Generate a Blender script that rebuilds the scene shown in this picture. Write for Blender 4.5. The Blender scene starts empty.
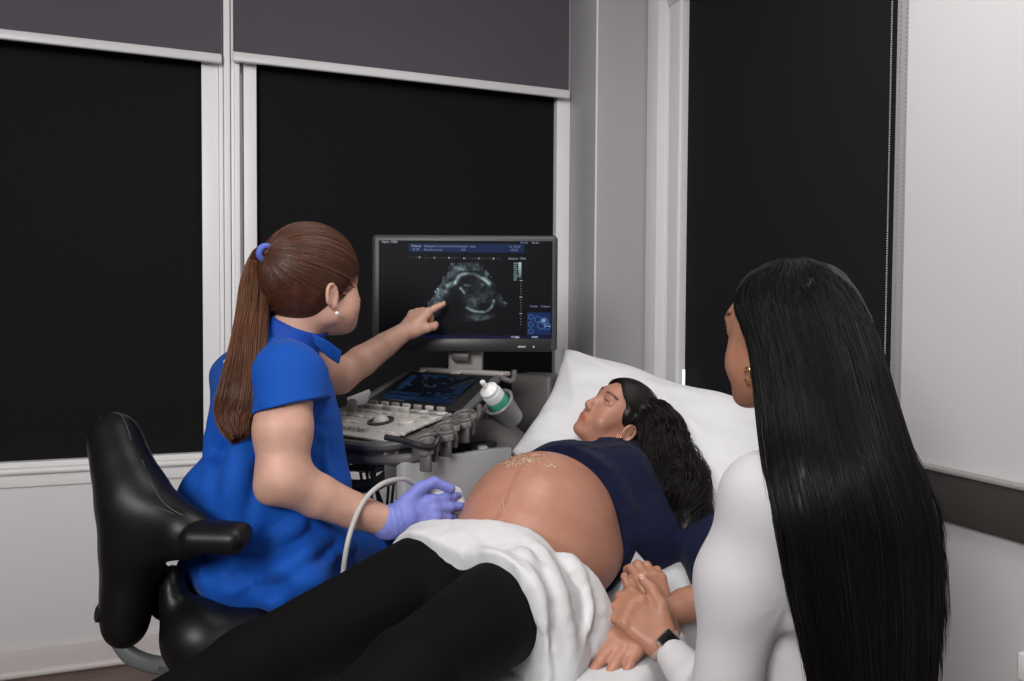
import bpy, bmesh, math, random
import numpy as np
from mathutils import Vector, Matrix

# ------------------------------------------------------------------ camera, world, lights
IMG_W, IMG_H, FPX = 1024, 681, 760.0
YAW, PITCH, ROLL = math.radians(19.7), math.radians(1.74), math.radians(0.345)
CAM = np.array([0.0, 0.0, 1.28])
CF = np.array([math.sin(YAW) * math.cos(PITCH), math.cos(YAW) * math.cos(PITCH), -math.sin(PITCH)])
_r = np.array([math.cos(YAW), -math.sin(YAW), 0.0])
_u = np.cross(_r, CF)
CR = math.cos(ROLL) * _r + math.sin(ROLL) * _u
CU = -math.sin(ROLL) * _r + math.cos(ROLL) * _u
scene = bpy.context.scene
COL = scene.collection
cam_data = bpy.data.cameras.new('camera')
cam_data.sensor_width = 36.0
cam_data.lens = FPX / IMG_W * 36.0
cam_data.clip_start = 0.02
cam_obj = bpy.data.objects.new('camera', cam_data)
cam_obj.matrix_world = Matrix(((CR[0], CU[0], -CF[0], CAM[0]), (CR[1], CU[1], -CF[1], CAM[1]),
                               (CR[2], CU[2], -CF[2], CAM[2]), (0, 0, 0, 1)))
COL.objects.link(cam_obj)
scene.camera = cam_obj

world = bpy.data.worlds.new('room_air')
scene.world = world
world.use_nodes = True
world.node_tree.nodes['Background'].inputs[0].default_value = (0.9, 0.93, 1.0, 1)
world.node_tree.nodes['Background'].inputs[1].default_value = 0.07
scene.view_settings.view_transform = 'Standard'
scene.view_settings.look = 'None'
scene.view_settings.exposure = 0.0
scene.view_settings.gamma = 1.0
scene.view_settings.use_curve_mapping = False


def area_light(name, loc, target, size, power, color=(1, 1, 1), size_y=None, spread=180):
    d = bpy.data.lights.new(name, 'AREA')
    d.shape = 'RECTANGLE'
    d.size = size
    d.size_y = size_y or size
    d.energy = power
    d.color = color
    d.spread = math.radians(spread)
    o = bpy.data.objects.new(name, d)
    o.location = loc
    o.rotation_euler = (Vector(target) - Vector(loc)).to_track_quat('-Z', 'Y').to_euler()
    COL.objects.link(o)
    return o


area_light('softbox_lamp', (-1.5, -1.1, 2.45), (0.75, 2.3, 1.05), 1.2, 104, (1.0, 0.98, 0.97))
area_light('ceiling_fill', (0.7, 1.1, 2.75), (0.7, 1.3, 0.0), 0.9, 17, (1.0, 0.98, 0.96))  # unseen fill light added under the ceiling, no fixture modelled

# ------------------------------------------------------------------ pixel helpers (points get a true depth)


def P(px, py, d):
    """world point seen at pixel (px, py) at forward depth d (metres)"""
    return CAM + d * (CF + (px - 512.0) / FPX * CR - (py - 340.5) / FPX * CU)


def hit(px, py, axis, val):
    v = CF + (px - 512.0) / FPX * CR - (py - 340.5) / FPX * CU
    t = (val - CAM[axis]) / v[axis]
    return CAM + t * v


def nrm(v):
    v = np.asarray(v, float)
    return v / np.linalg.norm(v)


def C3(r, u, f):
    """direction from camera-ish components, made from level axes"""
    lv = np.array([math.cos(YAW), -math.sin(YAW), 0.0])
    lf = np.array([math.sin(YAW), math.cos(YAW), 0.0])
    return r * lv + u * np.array([0, 0, 1.0]) + f * lf


# ------------------------------------------------------------------ materials
MATS = {}


def mat(name, color=(.8, .8, .8), rough=.5, metal=0.0, spec=.5, sss=0.0, sss_r=(1, .35, .2), bump=None, var=None,
        emit=None, coat=0.0, sheen=0.0, aniso=0.0, trans=0.0, stretch=None):
    if name in MATS:
        return MATS[name]
    m = bpy.data.materials.new(name)
    m.use_nodes = True
    nt = m.node_tree
    b = nt.nodes['Principled BSDF']
    b.inputs['Base Color'].default_value = (*color, 1)
    b.inputs['Roughness'].default_value = rough
    b.inputs['Metallic'].default_value = metal
    b.inputs['Specular IOR Level'].default_value = spec
    if sss:
        b.inputs['Subsurface Weight'].default_value = sss
        b.inputs['Subsurface Radius'].default_value = sss_r
        b.inputs['Subsurface Scale'].default_value = 0.012
    if coat:
        b.inputs['Coat Weight'].default_value = coat
        b.inputs['Coat Roughness'].default_value = 0.15
    if sheen:
        b.inputs['Sheen Weight'].default_value = sheen
        b.inputs['Sheen Roughness'].default_value = 0.5
    if aniso:
        b.inputs['Anisotropic'].default_value = aniso
    if trans:
        b.inputs['Transmission Weight'].default_value = trans
    if emit:
        b.inputs['Emission Color'].default_value = (*emit[0], 1)
        b.inputs['Emission Strength'].default_value = emit[1]
    tc = nt.nodes.new('ShaderNodeTexCoord')
    src = tc.outputs['Object']
    if stretch:
        mp = nt.nodes.new('ShaderNodeMapping')
        mp.inputs['Scale'].default_value = stretch
        nt.links.new(src, mp.inputs['Vector'])
        src = mp.outputs['Vector']
    if var:   # (scale, amount, second colour)
        n = nt.nodes.new('ShaderNodeTexNoise')
        n.inputs['Scale'].default_value = var[0]
        n.inputs['Detail'].default_value = 4
        nt.links.new(src, n.inputs['Vector'])
        mx = nt.nodes.new('ShaderNodeMix')
        mx.data_type = 'RGBA'
        mx.inputs['A'].default_value = (*color, 1)
        mx.inputs['B'].default_value = (*var[2], 1)
        rmp = nt.nodes.new('ShaderNodeMapRange')
        rmp.inputs['From Min'].default_value = .35
        rmp.inputs['From Max'].default_value = .68
        rmp.inputs['To Max'].default_value = var[1]
        nt.links.new(n.outputs['Fac'], rmp.inputs['Value'])
        nt.links.new(rmp.outputs['Result'], mx.inputs['Factor'])
        nt.links.new(mx.outputs['Result'], b.inputs['Base Color'])
    if bump:  # (scale, strength, distance)
        n = nt.nodes.new('ShaderNodeTexNoise')
        n.inputs['Scale'].default_value = bump[0]
        n.inputs['Detail'].default_value = 3
        nt.links.new(src, n.inputs['Vector'])
        bp = nt.nodes.new('ShaderNodeBump')
        bp.inputs['Strength'].default_value = bump[1]
        bp.inputs['Distance'].default_value = bump[2] if len(bump) > 2 else .001
        nt.links.new(n.outputs['Fac'], bp.inputs['Height'])
        nt.links.new(bp.outputs['Normal'], b.inputs['Normal'])
    MATS[name] = m
    return m


# ------------------------------------------------------------------ objects and mesh building
WLOC = {}


def tag(o, label=None, cat=None, group=None, kind=None):
    if label: o['label'] = label
    if cat: o['category'] = cat
    if group: o['group'] = group
    if kind: o['kind'] = kind
    return o


def thing(name, loc, label, cat, group=None):
    o = bpy.data.objects.new(name, None)
    o.empty_display_size = .05
    o.location = loc
    COL.objects.link(o)
    WLOC[o.name] = np.array(loc, float)
    return tag(o, label, cat, group)


def add_mesh(name, verts, faces, mats, parent=None, smooth=True, mat_idx=None, label=None, sharp=None):
    """verts: world coordinates"""
    verts = np.asarray(verts, float)
    if parent is not None:
        base = WLOC[parent.name]
    else:
        lo, hi = verts.min(0), verts.max(0)
        base = np.array([(lo[0] + hi[0]) / 2, (lo[1] + hi[1]) / 2, lo[2]])
    me = bpy.data.meshes.new(name)
    v = verts - base
    if isinstance(faces, np.ndarray):
        nf, k = faces.shape
        me.vertices.add(len(v))
        me.vertices.foreach_set('co', v.astype(np.float32).ravel())
        me.loops.add(nf * k)
        me.loops.foreach_set('vertex_index', faces.astype(np.int32).ravel())
        me.polygons.add(nf)
        me.polygons.foreach_set('loop_start', np.arange(0, nf * k, k, dtype=np.int32))
        me.update(calc_edges=True)
    else:
        me.from_pydata(v.tolist(), [], faces)
        me.update()
    if not isinstance(mats, (list, tuple)):
        mats = [mats]
    for m in mats:
        me.materials.append(m)
    if mat_idx is not None:
        me.polygons.foreach_set('material_index', np.asarray(mat_idx, np.int32))
    me.polygons.foreach_set('use_smooth', np.full(len(me.polygons), bool(smooth)))
    if smooth and sharp:
        me.set_sharp_from_angle(angle=math.radians(sharp))
    o = bpy.data.objects.new(name, me)
    COL.objects.link(o)
    if parent is not None:
        o.parent = parent
    else:
        o.location = base
    WLOC[o.name] = base
    if label: o['label'] = label
    return o


EYE3 = np.eye(3)


def frame_from(x=None, y=None, z=None):
    """rows = axes; y kept exactly, z orthogonalised"""
    y = nrm(y)
    z = np.asarray(z, float)
    z = nrm(z - y * (z @ y))
    x = np.cross(y, z)
    return np.array([x, y, z])


class MB:
    def __init__(self):
        self.v, self.f = [], []

    def add(self, verts, faces):
        n = len(self.v)
        self.v.extend([tuple(p) for p in verts])
        self.f.extend([tuple(i + n for i in f) for f in faces])
        return self

    def rbox(self, c, size, r=.004, ax=EYE3, seg=3):
        h = np.array(size) / 2.0
        r = min(r, *(h * .999))
        c = np.asarray(c, float)
        cols = []
        for q in range(4):
            sx, sy = [(1, 1), (-1, 1), (-1, -1), (1, -1)][q]
            for t in np.linspace(q * 90, q * 90 + 90, seg + 1):
                cols.append((math.radians(t), sx, sy))
        rows = [(math.radians(t), -1) for t in np.linspace(-90, 0, seg + 1)] + [(math.radians(t), 1) for t in np.linspace(0, 90, seg + 1)]
        V = []
        for (th, sz) in rows:
            for (ph, sx, sy) in cols:
                n = np.array([math.cos(th) * math.cos(ph), math.cos(th) * math.sin(ph), math.sin(th)])
                p = r * n + (h - r) * np.array([sx, sy, sz])
                V.append(c + p @ ax)
        m, k = len(cols), len(rows)
        F = []
        for i in range(k - 1):
            for j in range(m):
                j2 = (j + 1) % m
                F.append((i * m + j, i * m + j2, (i + 1) * m + j2, (i + 1) * m + j))
        F.append(tuple(reversed(range(m))))
        F.append(tuple((k - 1) * m + j for j in range(m)))
        return self.add(V, F)

    def tube(self, pts, r, sides=10, caps=True, closed=False, flat=None):
        pts = np.asarray(pts, float)
        n = len(pts)
        rs = np.full(n, r) if np.isscalar(r) else np.asarray(r, float)
        V = []
        nprev = None
        for i in range(n):
            if closed:
                t = nrm(pts[(i + 1) % n] - pts[i - 1])
            else:
                t = nrm(pts[min(i + 1, n - 1)] - pts[max(i - 1, 0)])
            if nprev is None:
                a = np.array([0, 0, 1.0]) if abs(t[2]) < .9 else np.array([1.0, 0, 0])
                nn = nrm(a - t * (a @ t))
            else:
                nn = nrm(nprev - t * (nprev @ t))
            nprev = nn
            bb = np.cross(t, nn)
            for s in range(sides):
                an = 2 * math.pi * s / sides
                V.append(pts[i] + rs[i] * (math.cos(an) * nn + math.sin(an) * bb * (flat or 1)))
        F = []
        for i in range(n if closed else n - 1):
            i2 = (i + 1) % n
            for s in range(sides):
                s2 = (s + 1) % sides
                F.append((i * sides + s, i * sides + s2, i2 * sides + s2, i2 * sides + s))
        if caps and not closed:
            F.append(tuple(reversed(range(sides))))
            F.append(tuple((n - 1) * sides + s for s in range(sides)))
        return self.add(V, F)

    def lathe(self, prof, o, axis, seg=28, cap=True):
        """prof: list of (radius, height) along axis"""
        axis = nrm(axis)
        a = np.array([0, 0, 1.0]) if abs(axis[2]) < .9 else np.array([1.0, 0, 0])
        x = nrm(a - axis * (a @ axis))
        y = np.cross(axis, x)
        o = np.asarray(o, float)
        V = []
        for (rr, hh) in prof:
            for s in range(seg):
                an = 2 * math.pi * s / seg
                V.append(o + axis * hh + rr * (math.cos(an) * x + math.sin(an) * y))
        F = []
        for i in range(len(prof) - 1):
            for s in range(seg):
                s2 = (s + 1) % seg
                F.append((i * seg + s, i * seg + s2, (i + 1) * seg + s2, (i + 1) * seg + s))
        if cap:
            F.append(tuple(reversed(range(seg))))
            F.append(tuple((len(prof) - 1) * seg + s for s in range(seg)))
        return self.add(V, F)

    def sphere(self, c, r, ax=EYE3, seg=14, rings=9):
        r = np.array([r, r, r]) if np.isscalar(r) else np.array(r)
        V = []
        for i in range(rings + 1):
            th = -math.pi / 2 + math.pi * i / rings
            for s in range(seg):
                ph = 2 * math.pi * s / seg
                V.append(np.asarray(c) + (np.array([math.cos(th) * math.cos(ph), math.cos(th) * math.sin(ph), math.sin(th)]) * r) @ ax)
        F = []
        for i in range(rings):
            for s in range(seg):
                s2 = (s + 1) % seg
                F.append((i * seg + s, i * seg + s2, (i + 1) * seg + s2, (i + 1) * seg + s))
        return self.add(V, F)

    def prism(self, poly, ext, bev=.0, seg=2):
        """poly: 3-D points of one planar face, ext: extrusion vector"""
        bm = bmesh.new()
        vs = [bm.verts.new(p) for p in poly]
        f = bm.faces.new(vs)
        r = bmesh.ops.extrude_face_region(bm, geom=[f])
        bmesh.ops.translate(bm, vec=Vector(ext), verts=[e for e in r['geom'] if isinstance(e, bmesh.types.BMVert)])
        bmesh.ops.recalc_face_normals(bm, faces=bm.faces)
        if bev:
            bmesh.ops.bevel(bm, geom=list(bm.edges), offset=bev, segments=seg, affect='EDGES', profile=.5, clamp_overlap=True)
        bm.verts.index_update()
        V = [tuple(v.co) for v in bm.verts]
        F = [tuple(v.index for v in f.verts) for f in bm.faces]
        bm.free()
        return self.add(V, F)

    def build(self, name, m, parent=None, smooth=True, sharp=35, label=None):
        return add_mesh(name, self.v, self.f, m, parent, smooth, label=label, sharp=sharp)


def catmull(pts, n):
    """smooth curve through points (any width columns)"""
    pts = np.asarray(pts, float)
    Q = np.vstack([2 * pts[0] - pts[1], pts, 2 * pts[-1] - pts[-2]])
    out = []
    m = len(pts) - 1
    for t in np.linspace(0, m, n):
        i = min(int(t), m - 1)
        u = t - i
        p0, p1, p2, p3 = Q[i], Q[i + 1], Q[i + 2], Q[i + 3]
        out.append(.5 * ((2 * p1) + (-p0 + p2) * u + (2 * p0 - 5 * p1 + 4 * p2 - p3) * u * u + (-p0 + 3 * p1 - 3 * p2 + p3) * u ** 3))
    return np.array(out)


# ------------------------------------------------------------------ signed-distance modelling
def lattice_noise(p, scale, seed=0):
    rs = np.random.RandomState(seed)
    T = rs.rand(32, 32, 32).astype(np.float32) * 2 - 1
    q = p * scale
    i = np.floor(q).astype(int)
    f = (q - i).astype(np.float32)
    f = f * f * (3 - 2 * f)
    out = 0
    for dx in (0, 1):
        wx = f[..., 0] if dx else 1 - f[..., 0]
        for dy in (0, 1):
            wy = f[..., 1] if dy else 1 - f[..., 1]
            for dz in (0, 1):
                wz = f[..., 2] if dz else 1 - f[..., 2]
                out = out + wx * wy * wz * T[(i[..., 0] + dx) % 32, (i[..., 1] + dy) % 32, (i[..., 2] + dz) % 32]
    return out


def d_rc(p, a, b, r1, r2):
    a = np.asarray(a, np.float32); b = np.asarray(b, np.float32)
    ab = b - a
    L = float(ab @ ab) + 1e-12
    t = np.clip(((p - a) @ ab) / L, 0, 1)
    d = np.sqrt((((p - a) - t[..., None] * ab) ** 2).sum(-1))
    return d - (r1 + (r2 - r1) * t)


def d_ell(p, c, r, ax):
    q = (p - np.asarray(c, np.float32)) @ np.asarray(ax, np.float32).T
    r = np.asarray(r, np.float32)
    k0 = np.sqrt(((q / r) ** 2).sum(-1))
    k1 = np.sqrt(((q / (r * r)) ** 2).sum(-1))
    return np.where(k1 > 1e-6, k0 * (k0 - 1) / np.maximum(k1, 1e-6), -r.min())


def d_box(p, c, h, r, ax):
    q = np.abs((p - np.asarray(c, np.float32)) @ np.asarray(ax, np.float32).T) - (np.asarray(h, np.float32) - r)
    return np.sqrt((np.maximum(q, 0) ** 2).sum(-1)) + np.minimum(q.max(-1), 0) - r


class SDF:
    """list of operations, evaluated on a grid and skinned by surface nets into ONE continuous mesh"""

    def __init__(self):
        self.ops = []

    def rc(self, a, b, r1, r2=None, k=.01, sub=False, grp=0):
        r2 = r1 if r2 is None else r2
        a = np.asarray(a, float); b = np.asarray(b, float)
        R = max(r1, r2)
        self.ops.append((lambda p: d_rc(p, a, b, r1, r2), np.minimum(a, b) - R, np.maximum(a, b) + R, k, sub))
        return self

    def chain(self, pts, rs, k=.01, sub=False):
        for i in range(len(pts) - 1):
            self.rc(pts[i], pts[i + 1], rs[i], rs[i + 1], k if i == 0 else min(k, .006), sub)
        return self

    def ell(self, c, r, ax=EYE3, k=.02, sub=False):
        c = np.asarray(c, float); ax = np.asarray(ax, float); r = np.asarray(r, float)
        e = np.sqrt(((ax * r[:, None]) ** 2).sum(0))
        self.ops.append((lambda p: d_ell(p, c, r, ax), c - e, c + e, k, sub))
        return self

    def box(self, c, size, r=.01, ax=EYE3, k=.01, sub=False):
        c = np.asarray(c, float); ax = np.asarray(ax, float); h = np.asarray(size, float) / 2
        e = np.abs(ax * h[:, None]).sum(0)
        self.ops.append((lambda p: d_box(p, c, h, r, ax), c - e, c + e, k, sub))
        return self

    def cut(self, o, n, k=.004):
        """remove everything on the side the normal points to"""
        o = np.asarray(o, np.float32); n = np.asarray(nrm(n), np.float32)
        self.ops.append((lambda p: -((p - o) @ n), None, None, k, True))
        return self

    def keep(self, fn):
        """arbitrary function d(p): keep where d<0"""
        self.ops.append((lambda p: -fn(p), None, None, .004, True))
        return self

    def disp(self, fn):
        self.ops.append((fn, None, None, None, 'disp'))
        return self

    def field(self, h, pad=.02, box=None):
        if box is None:
            los = [o[1] for o in self.ops if o[1] is not None and o[4] is False]
            his = [o[2] for o in self.ops if o[2] is not None and o[4] is False]
            lo, hi = np.min(los, 0) - pad, np.max(his, 0) + pad
        else:
            lo, hi = np.asarray(box[0], float), np.asarray(box[1], float)
        n = np.ceil((hi - lo) / h).astype(int) + 1
        axs = [(lo[i] + h * np.arange(n[i])).astype(np.float32) for i in range(3)]
        F = np.full(n, 1.0, np.float32)
        for fn, a, b, k, sub in self.ops:
            if sub == 'disp':
                idx = np.nonzero(np.abs(F) < .03)
                p = np.stack([axs[0][idx[0]], axs[1][idx[1]], axs[2][idx[2]]], -1)
                F[idx] += fn(p).astype(np.float32)
                continue
            if a is None:
                i0 = np.zeros(3, int); i1 = n.copy()
            else:
                m = k + 4 * h
                i0 = np.clip(np.floor((a - m - lo) / h).astype(int), 0, n)
                i1 = np.clip(np.ceil((b + m - lo) / h).astype(int) + 1, 0, n)
                if (i1 <= i0).any():
                    continue
            sl = tuple(slice(i0[i], i1[i]) for i in range(3))
            # slabs keep memory low
            for s0 in range(i0[0], i1[0], 48):
                s1 = min(s0 + 48, i1[0])
                X, Y, Z = np.meshgrid(axs[0][s0:s1], axs[1][sl[1]], axs[2][sl[2]], indexing='ij')
                p = np.stack([X, Y, Z], -1)
                d = fn(p).astype(np.float32)
                f = F[s0:s1, sl[1], sl[2]]
                kk = max(k, 1e-5)
                if sub:
                    d = -d
                    hh = np.maximum(kk - np.abs(f - d), 0) / kk
                    F[s0:s1, sl[1], sl[2]] = np.maximum(f, d) + hh * hh * kk * .25
                else:
                    hh = np.maximum(kk - np.abs(f - d), 0) / kk
                    F[s0:s1, sl[1], sl[2]] = np.minimum(f, d) - hh * hh * kk * .25
        return F, lo, h

    def mesh(self, h, pad=.02, box=None, smooth=1):
        F, lo, h = self.field(h, pad, box)
        return surface_nets(F, lo, h, smooth)

    def build(self, name, mats, h=.004, parent=None, pad=.035, box=None, smooth=1, classify=None, label=None):
        V, Q = self.mesh(h, pad, box, smooth)
        mi = None
        if classify is not None:
            cen = V[Q].mean(1)
            mi = classify(cen)
        return add_mesh(name, V, Q, mats, parent, True, mi, label)


def surface_nets(F, lo, h, smooth=1):
    S = F < 0
    n = np.array(F.shape)
    c = np.zeros(n - 1, np.uint8)
    for dx in (0, 1):
        for dy in (0, 1):
            for dz in (0, 1):
                c += S[dx:n[0] - 1 + dx, dy:n[1] - 1 + dy, dz:n[2] - 1 + dz]
    mixed = (c > 0) & (c < 8)
    cells = np.argwhere(mixed)
    idx = np.full(n - 1, -1, np.int64)
    idx[mixed] = np.arange(len(cells))
    corner = {}
    for dx in (0, 1):
        for dy in (0, 1):
            for dz in (0, 1):
                corner[(dx, dy, dz)] = F[cells[:, 0] + dx, cells[:, 1] + dy, cells[:, 2] + dz]
    acc = np.zeros((len(cells), 3)); cnt = np.zeros(len(cells))
    for a in corner:
        for ax in range(3):
            if a[ax] == 0:
                b = list(a); b[ax] = 1; b = tuple(b)
                fa, fb = corner[a], corner[b]
                m = (fa < 0) != (fb < 0)
                t = np.where(m, fa / np.where(m, fa - fb, 1), 0)
                pt = np.tile(np.array(a, float), (len(cells), 1))
                pt[:, ax] += t
                acc[m] += pt[m]; cnt[m] += 1
    V = lo + h * (cells + acc / np.maximum(cnt, 1)[:, None])
    quads = []
    for ax in range(3):
        o1, o2 = (ax + 1) % 3, (ax + 2) % 3
        sl0 = [slice(1, n[i] - 1) for i in range(3)]
        sl1 = [slice(1, n[i] - 1) for i in range(3)]
        sl0[ax] = slice(0, n[ax] - 1); sl1[ax] = slice(1, n[ax])
        a, b = S[tuple(sl0)], S[tuple(sl1)]
        for flip in (0, 1):
            e = np.argwhere((a & ~b) if not flip else (~a & b))
            if not len(e):
                continue
            off = np.array([1, 1, 1]); off[ax] = 0
            e = e + off
            def cell(d1, d2):
                q = e.copy(); q[:, o1] += d1; q[:, o2] += d2
                return idx[q[:, 0], q[:, 1], q[:, 2]]
            q = np.stack([cell(-1, -1), cell(0, -1), cell(0, 0), cell(-1, 0)], 1)
            if flip:
                q = q[:, ::-1]
            quads.append(q)
    Q = np.concatenate(quads)
    Q = Q[(Q >= 0).all(1)]
    for _ in range(smooth):      # light relaxing
        s = np.zeros_like(V); k = np.zeros(len(V))
        for i in range(4):
            a, b = Q[:, i], Q[:, (i + 1) % 4]
            for j in range(3):
                s[:, j] += np.bincount(a, V[b, j], len(V)) + np.bincount(b, V[a, j], len(V))
            k += np.bincount(a, minlength=len(V)) + np.bincount(b, minlength=len(V))
        V = np.where(k[:, None] > 0, .5 * V + .5 * s / np.maximum(k, 1)[:, None], V)
    return V, Q


def strands(name, paths, r0, m, parent, taper=.35, sides=3):
    """paths (N, M, 3): hair strands as slim tapering tubes, all in one mesh"""
    paths = np.asarray(paths, float)
    N, M, _ = paths.shape
    T = np.zeros_like(paths)
    T[:, 1:-1] = paths[:, 2:] - paths[:, :-2]
    T[:, 0] = paths[:, 1] - paths[:, 0]; T[:, -1] = paths[:, -1] - paths[:, -2]
    T /= np.linalg.norm(T, axis=2, keepdims=True) + 1e-9
    ref = np.random.RandomState(3).randn(N, 1, 3)
    n1 = ref - (ref * T).sum(2, keepdims=True) * T
    n1 /= np.linalg.norm(n1, axis=2, keepdims=True) + 1e-9
    n2 = np.cross(T, n1)
    rad = (r0 * (1 - (1 - taper) * np.linspace(0, 1, M) ** 2))[None, :, None]
    V = np.stack([paths + rad * (math.cos(2 * math.pi * s / sides) * n1 + math.sin(2 * math.pi * s / sides) * n2) for s in range(sides)], 2)
    base = (np.arange(N)[:, None] * M + np.arange(M - 1)[None]) * sides
    quads = []
    for s in range(sides):
        s2 = (s + 1) % sides
        quads.append(np.stack([base + s, base + s2, base + sides + s2, base + sides + s], -1).reshape(-1, 4))
    o = add_mesh(name, V.reshape(-1, 3), np.concatenate(quads), m, parent, True)
    o['kind'] = 'stuff'
    return o


def sdf_eval(S, p):
    p = np.atleast_2d(np.asarray(p, np.float32))
    f = np.full(len(p), 1.0, np.float32)
    for fn, a, b, k, sub in S.ops:
        if sub == 'disp':
            f = f + fn(p); continue
        d = fn(p)
        kk = max(k, 1e-5)
        if sub:
            d = -d
            h = np.maximum(kk - np.abs(f - d), 0) / kk
            f = np.maximum(f, d) + h * h * kk * .25
        else:
            h = np.maximum(kk - np.abs(f - d), 0) / kk
            f = np.minimum(f, d) - h * h * kk * .25
    return f


def surf_at(S, px, py, d0=1.0, d1=2.6, lift=0.0):
    """first point of solid S met along the sight line through a pixel"""
    ds = np.arange(d0, d1, .0015)
    pts = np.array([P(px, py, d) for d in ds])
    f = sdf_eval(S, pts)
    i = np.nonzero(f < lift)[0]
    return pts[i[0]] if len(i) else None

# ================================================================== THE ROOM
YB = hit(0, 679, 2, 0.0)[1]            # back wall plane
XC = hit(570, 200, 1, YB)[0]           # column side
YC = hit(596, 150, 0, XC)[1]           # column front
XR = hit(650, 200, 1, YC)[0]           # right wall plane
ZCEIL = 2.85
white_paint = mat('white_wall_paint', (.72, .70, .71), .75, spec=.25, bump=(180, .06, .001))
trim_white = mat('white_trim_paint', (.86, .84, .84), .45)
frame_white = mat('window_frame_aluminium', (.94, .93, .94), .38)
black_cloth = mat('blackout_cloth', (.0092, .0092, .0106), .8, spec=.12, bump=(900, .15, .0006))
grey_cloth = mat('sunscreen_cloth', (.105, .092, .112), .8, spec=.2, bump=(900, .25, .0008), var=(3, .5, (.085, .08, .09)))
rail_metal = mat('blind_rail_metal', (.76, .75, .76), .35)
wood_floor = mat('brown_vinyl_floor', (.105, .066, .052), .38, var=(7, .8, (.19, .125, .105)), stretch=(1, 9, 1), bump=(60, .1, .001))


def slab(name, lo, hi, m, kind=None, r=.003, parent=None, label=None):
    lo = np.array(lo, float); hi = np.array(hi, float)
    o = MB().rbox((lo + hi) / 2, hi - lo, r, seg=2).build(name, m, parent, label=label)
    if kind: o['kind'] = kind
    return o


def zat(px, py, Y=None):
    return hit(px, py, 1, YB if Y is None else Y)[2]


def xat(px, py, Y=None):
    return hit(px, py, 1, YB if Y is None else Y)[0]


Z_SILL = zat(0, 471)
slab('floor', (-3.2, -2.0, -.06), (XR + .2, YB + .3, 0), wood_floor, 'structure')
slab('ceiling', (-3.2, -2.0, ZCEIL), (XR + .2, YB + .3, ZCEIL + .06), white_paint, 'structure')
slab('wall_back', (-3.2, YB, 0), (XC + .02, YB + .10, Z_SILL), white_paint, 'structure')
# window sill: a frame bottom strip, a rounded nose and the shadowed lip under it
sill = MB()
zs_top = zat(0, 464)
sill.rbox(((-3.2 + XC) / 2, YB + .035, (zs_top + Z_SILL) / 2), (XC + 3.2, .05, zs_top - Z_SILL), .003)
zn = zat(0, 473, YB - .02)
sill.tube([(-3.2, YB - .012, zn), (XC, YB - .012, zn)], .013, 14)
sill.rbox(((-3.2 + XC) / 2, YB - .003, zn - .032), (XC + 3.2, .012, .05), .003)
tag(sill.build('trim_1', trim_white), kind='structure')
zb = zat(0, 650)
bb = MB()
bb.rbox(((-3.2 + XC) / 2, YB - .006, zb / 2), (XC + 3.2, .012, zb), .004)
bb.tube([(-3.2, YB - .014, .012), (XC, YB - .014, .012)], .013, 10)
tag(bb.build('baseboard_back', mat('baseboard_vinyl', (.60, .56, .54), .5)), kind='structure')

# ---- windows of the back wall (frames), the mullion between them
ztop = ZCEIL
w1 = MB()
xa, xb_ = xat(202, 200), xat(219, 200)
w1.rbox(((xa + xb_) / 2, YB + .03, (zs_top + ztop) / 2), (xb_ - xa, .05, ztop - zs_top), .003)
w1.rbox((-3.15, YB + .03, (zs_top + ztop) / 2), (.06, .05, ztop - zs_top), .003)
w1.rbox(((xa - 3.15) / 2, YB + .085, (zs_top + ztop) / 2), (xa + 3.15, .02, ztop - zs_top), .002)
tag(w1.build('window_1', frame_white), kind='structure')
w2 = MB()
xc_, xd = xat(244, 200), xat(257, 200)
xe, xf = xat(557, 200), xat(570, 200)
w2.rbox(((xc_ + xd) / 2, YB + .03, (zs_top + ztop) / 2), (xd - xc_, .05, ztop - zs_top), .003)
w2.rbox(((xe + xf) / 2, YB + .03, (zs_top + ztop) / 2), (xf - xe, .05, ztop - zs_top), .003)
w2.rbox(((xd + xe) / 2, YB + .085, (zs_top + ztop) / 2), (xe - xd, .02, ztop - zs_top), .002)
tag(w2.build('window_2', frame_white), kind='structure')
mu = MB()
for (p0, p1, dy, th) in ((219.5, 224, .012, .06), (224.5, 231, -.006, .08), (231.5, 235, .006, .07), (235, 240.5, -.002, .08), (240.5, 243.5, .05, .03)):
    x0, x1 = xat(p0, 250), xat(p1, 250)
    mu.rbox(((x0 + x1) / 2, YB + dy + th / 2 - .01, (zs_top + ztop) / 2), (x1 - x0, th, ztop - zs_top), .003)
tag(mu.build('trim_2', frame_white), kind='structure')

# ---- roller blinds
LB = 'black blackout blind'


def blind(name, x0, x1, z0, z1, y, cloth, label, group, rail=None, roller=None, depth=.012):
    t = thing(name, ((x0 + x1) / 2, y, z0), label, 'blind', group)
    MB().rbox(((x0 + x1) / 2, y, (z0 + z1) / 2), (x1 - x0, .004, z1 - z0), .001, seg=1).build('cloth', cloth, t)
    if rail:
        MB().rbox(((x0 + x1) / 2, y - .004, z0 + rail / 2 - rail), (x1 - x0 + .006, .02, rail), .006, seg=3).build('bottom_rail', rail_metal, t)
    if roller:
        MB().tube([(x0, y + .01, z1), (x1, y + .01, z1)], roller, 20).build('roller', rail_metal, t)
    return t


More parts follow.
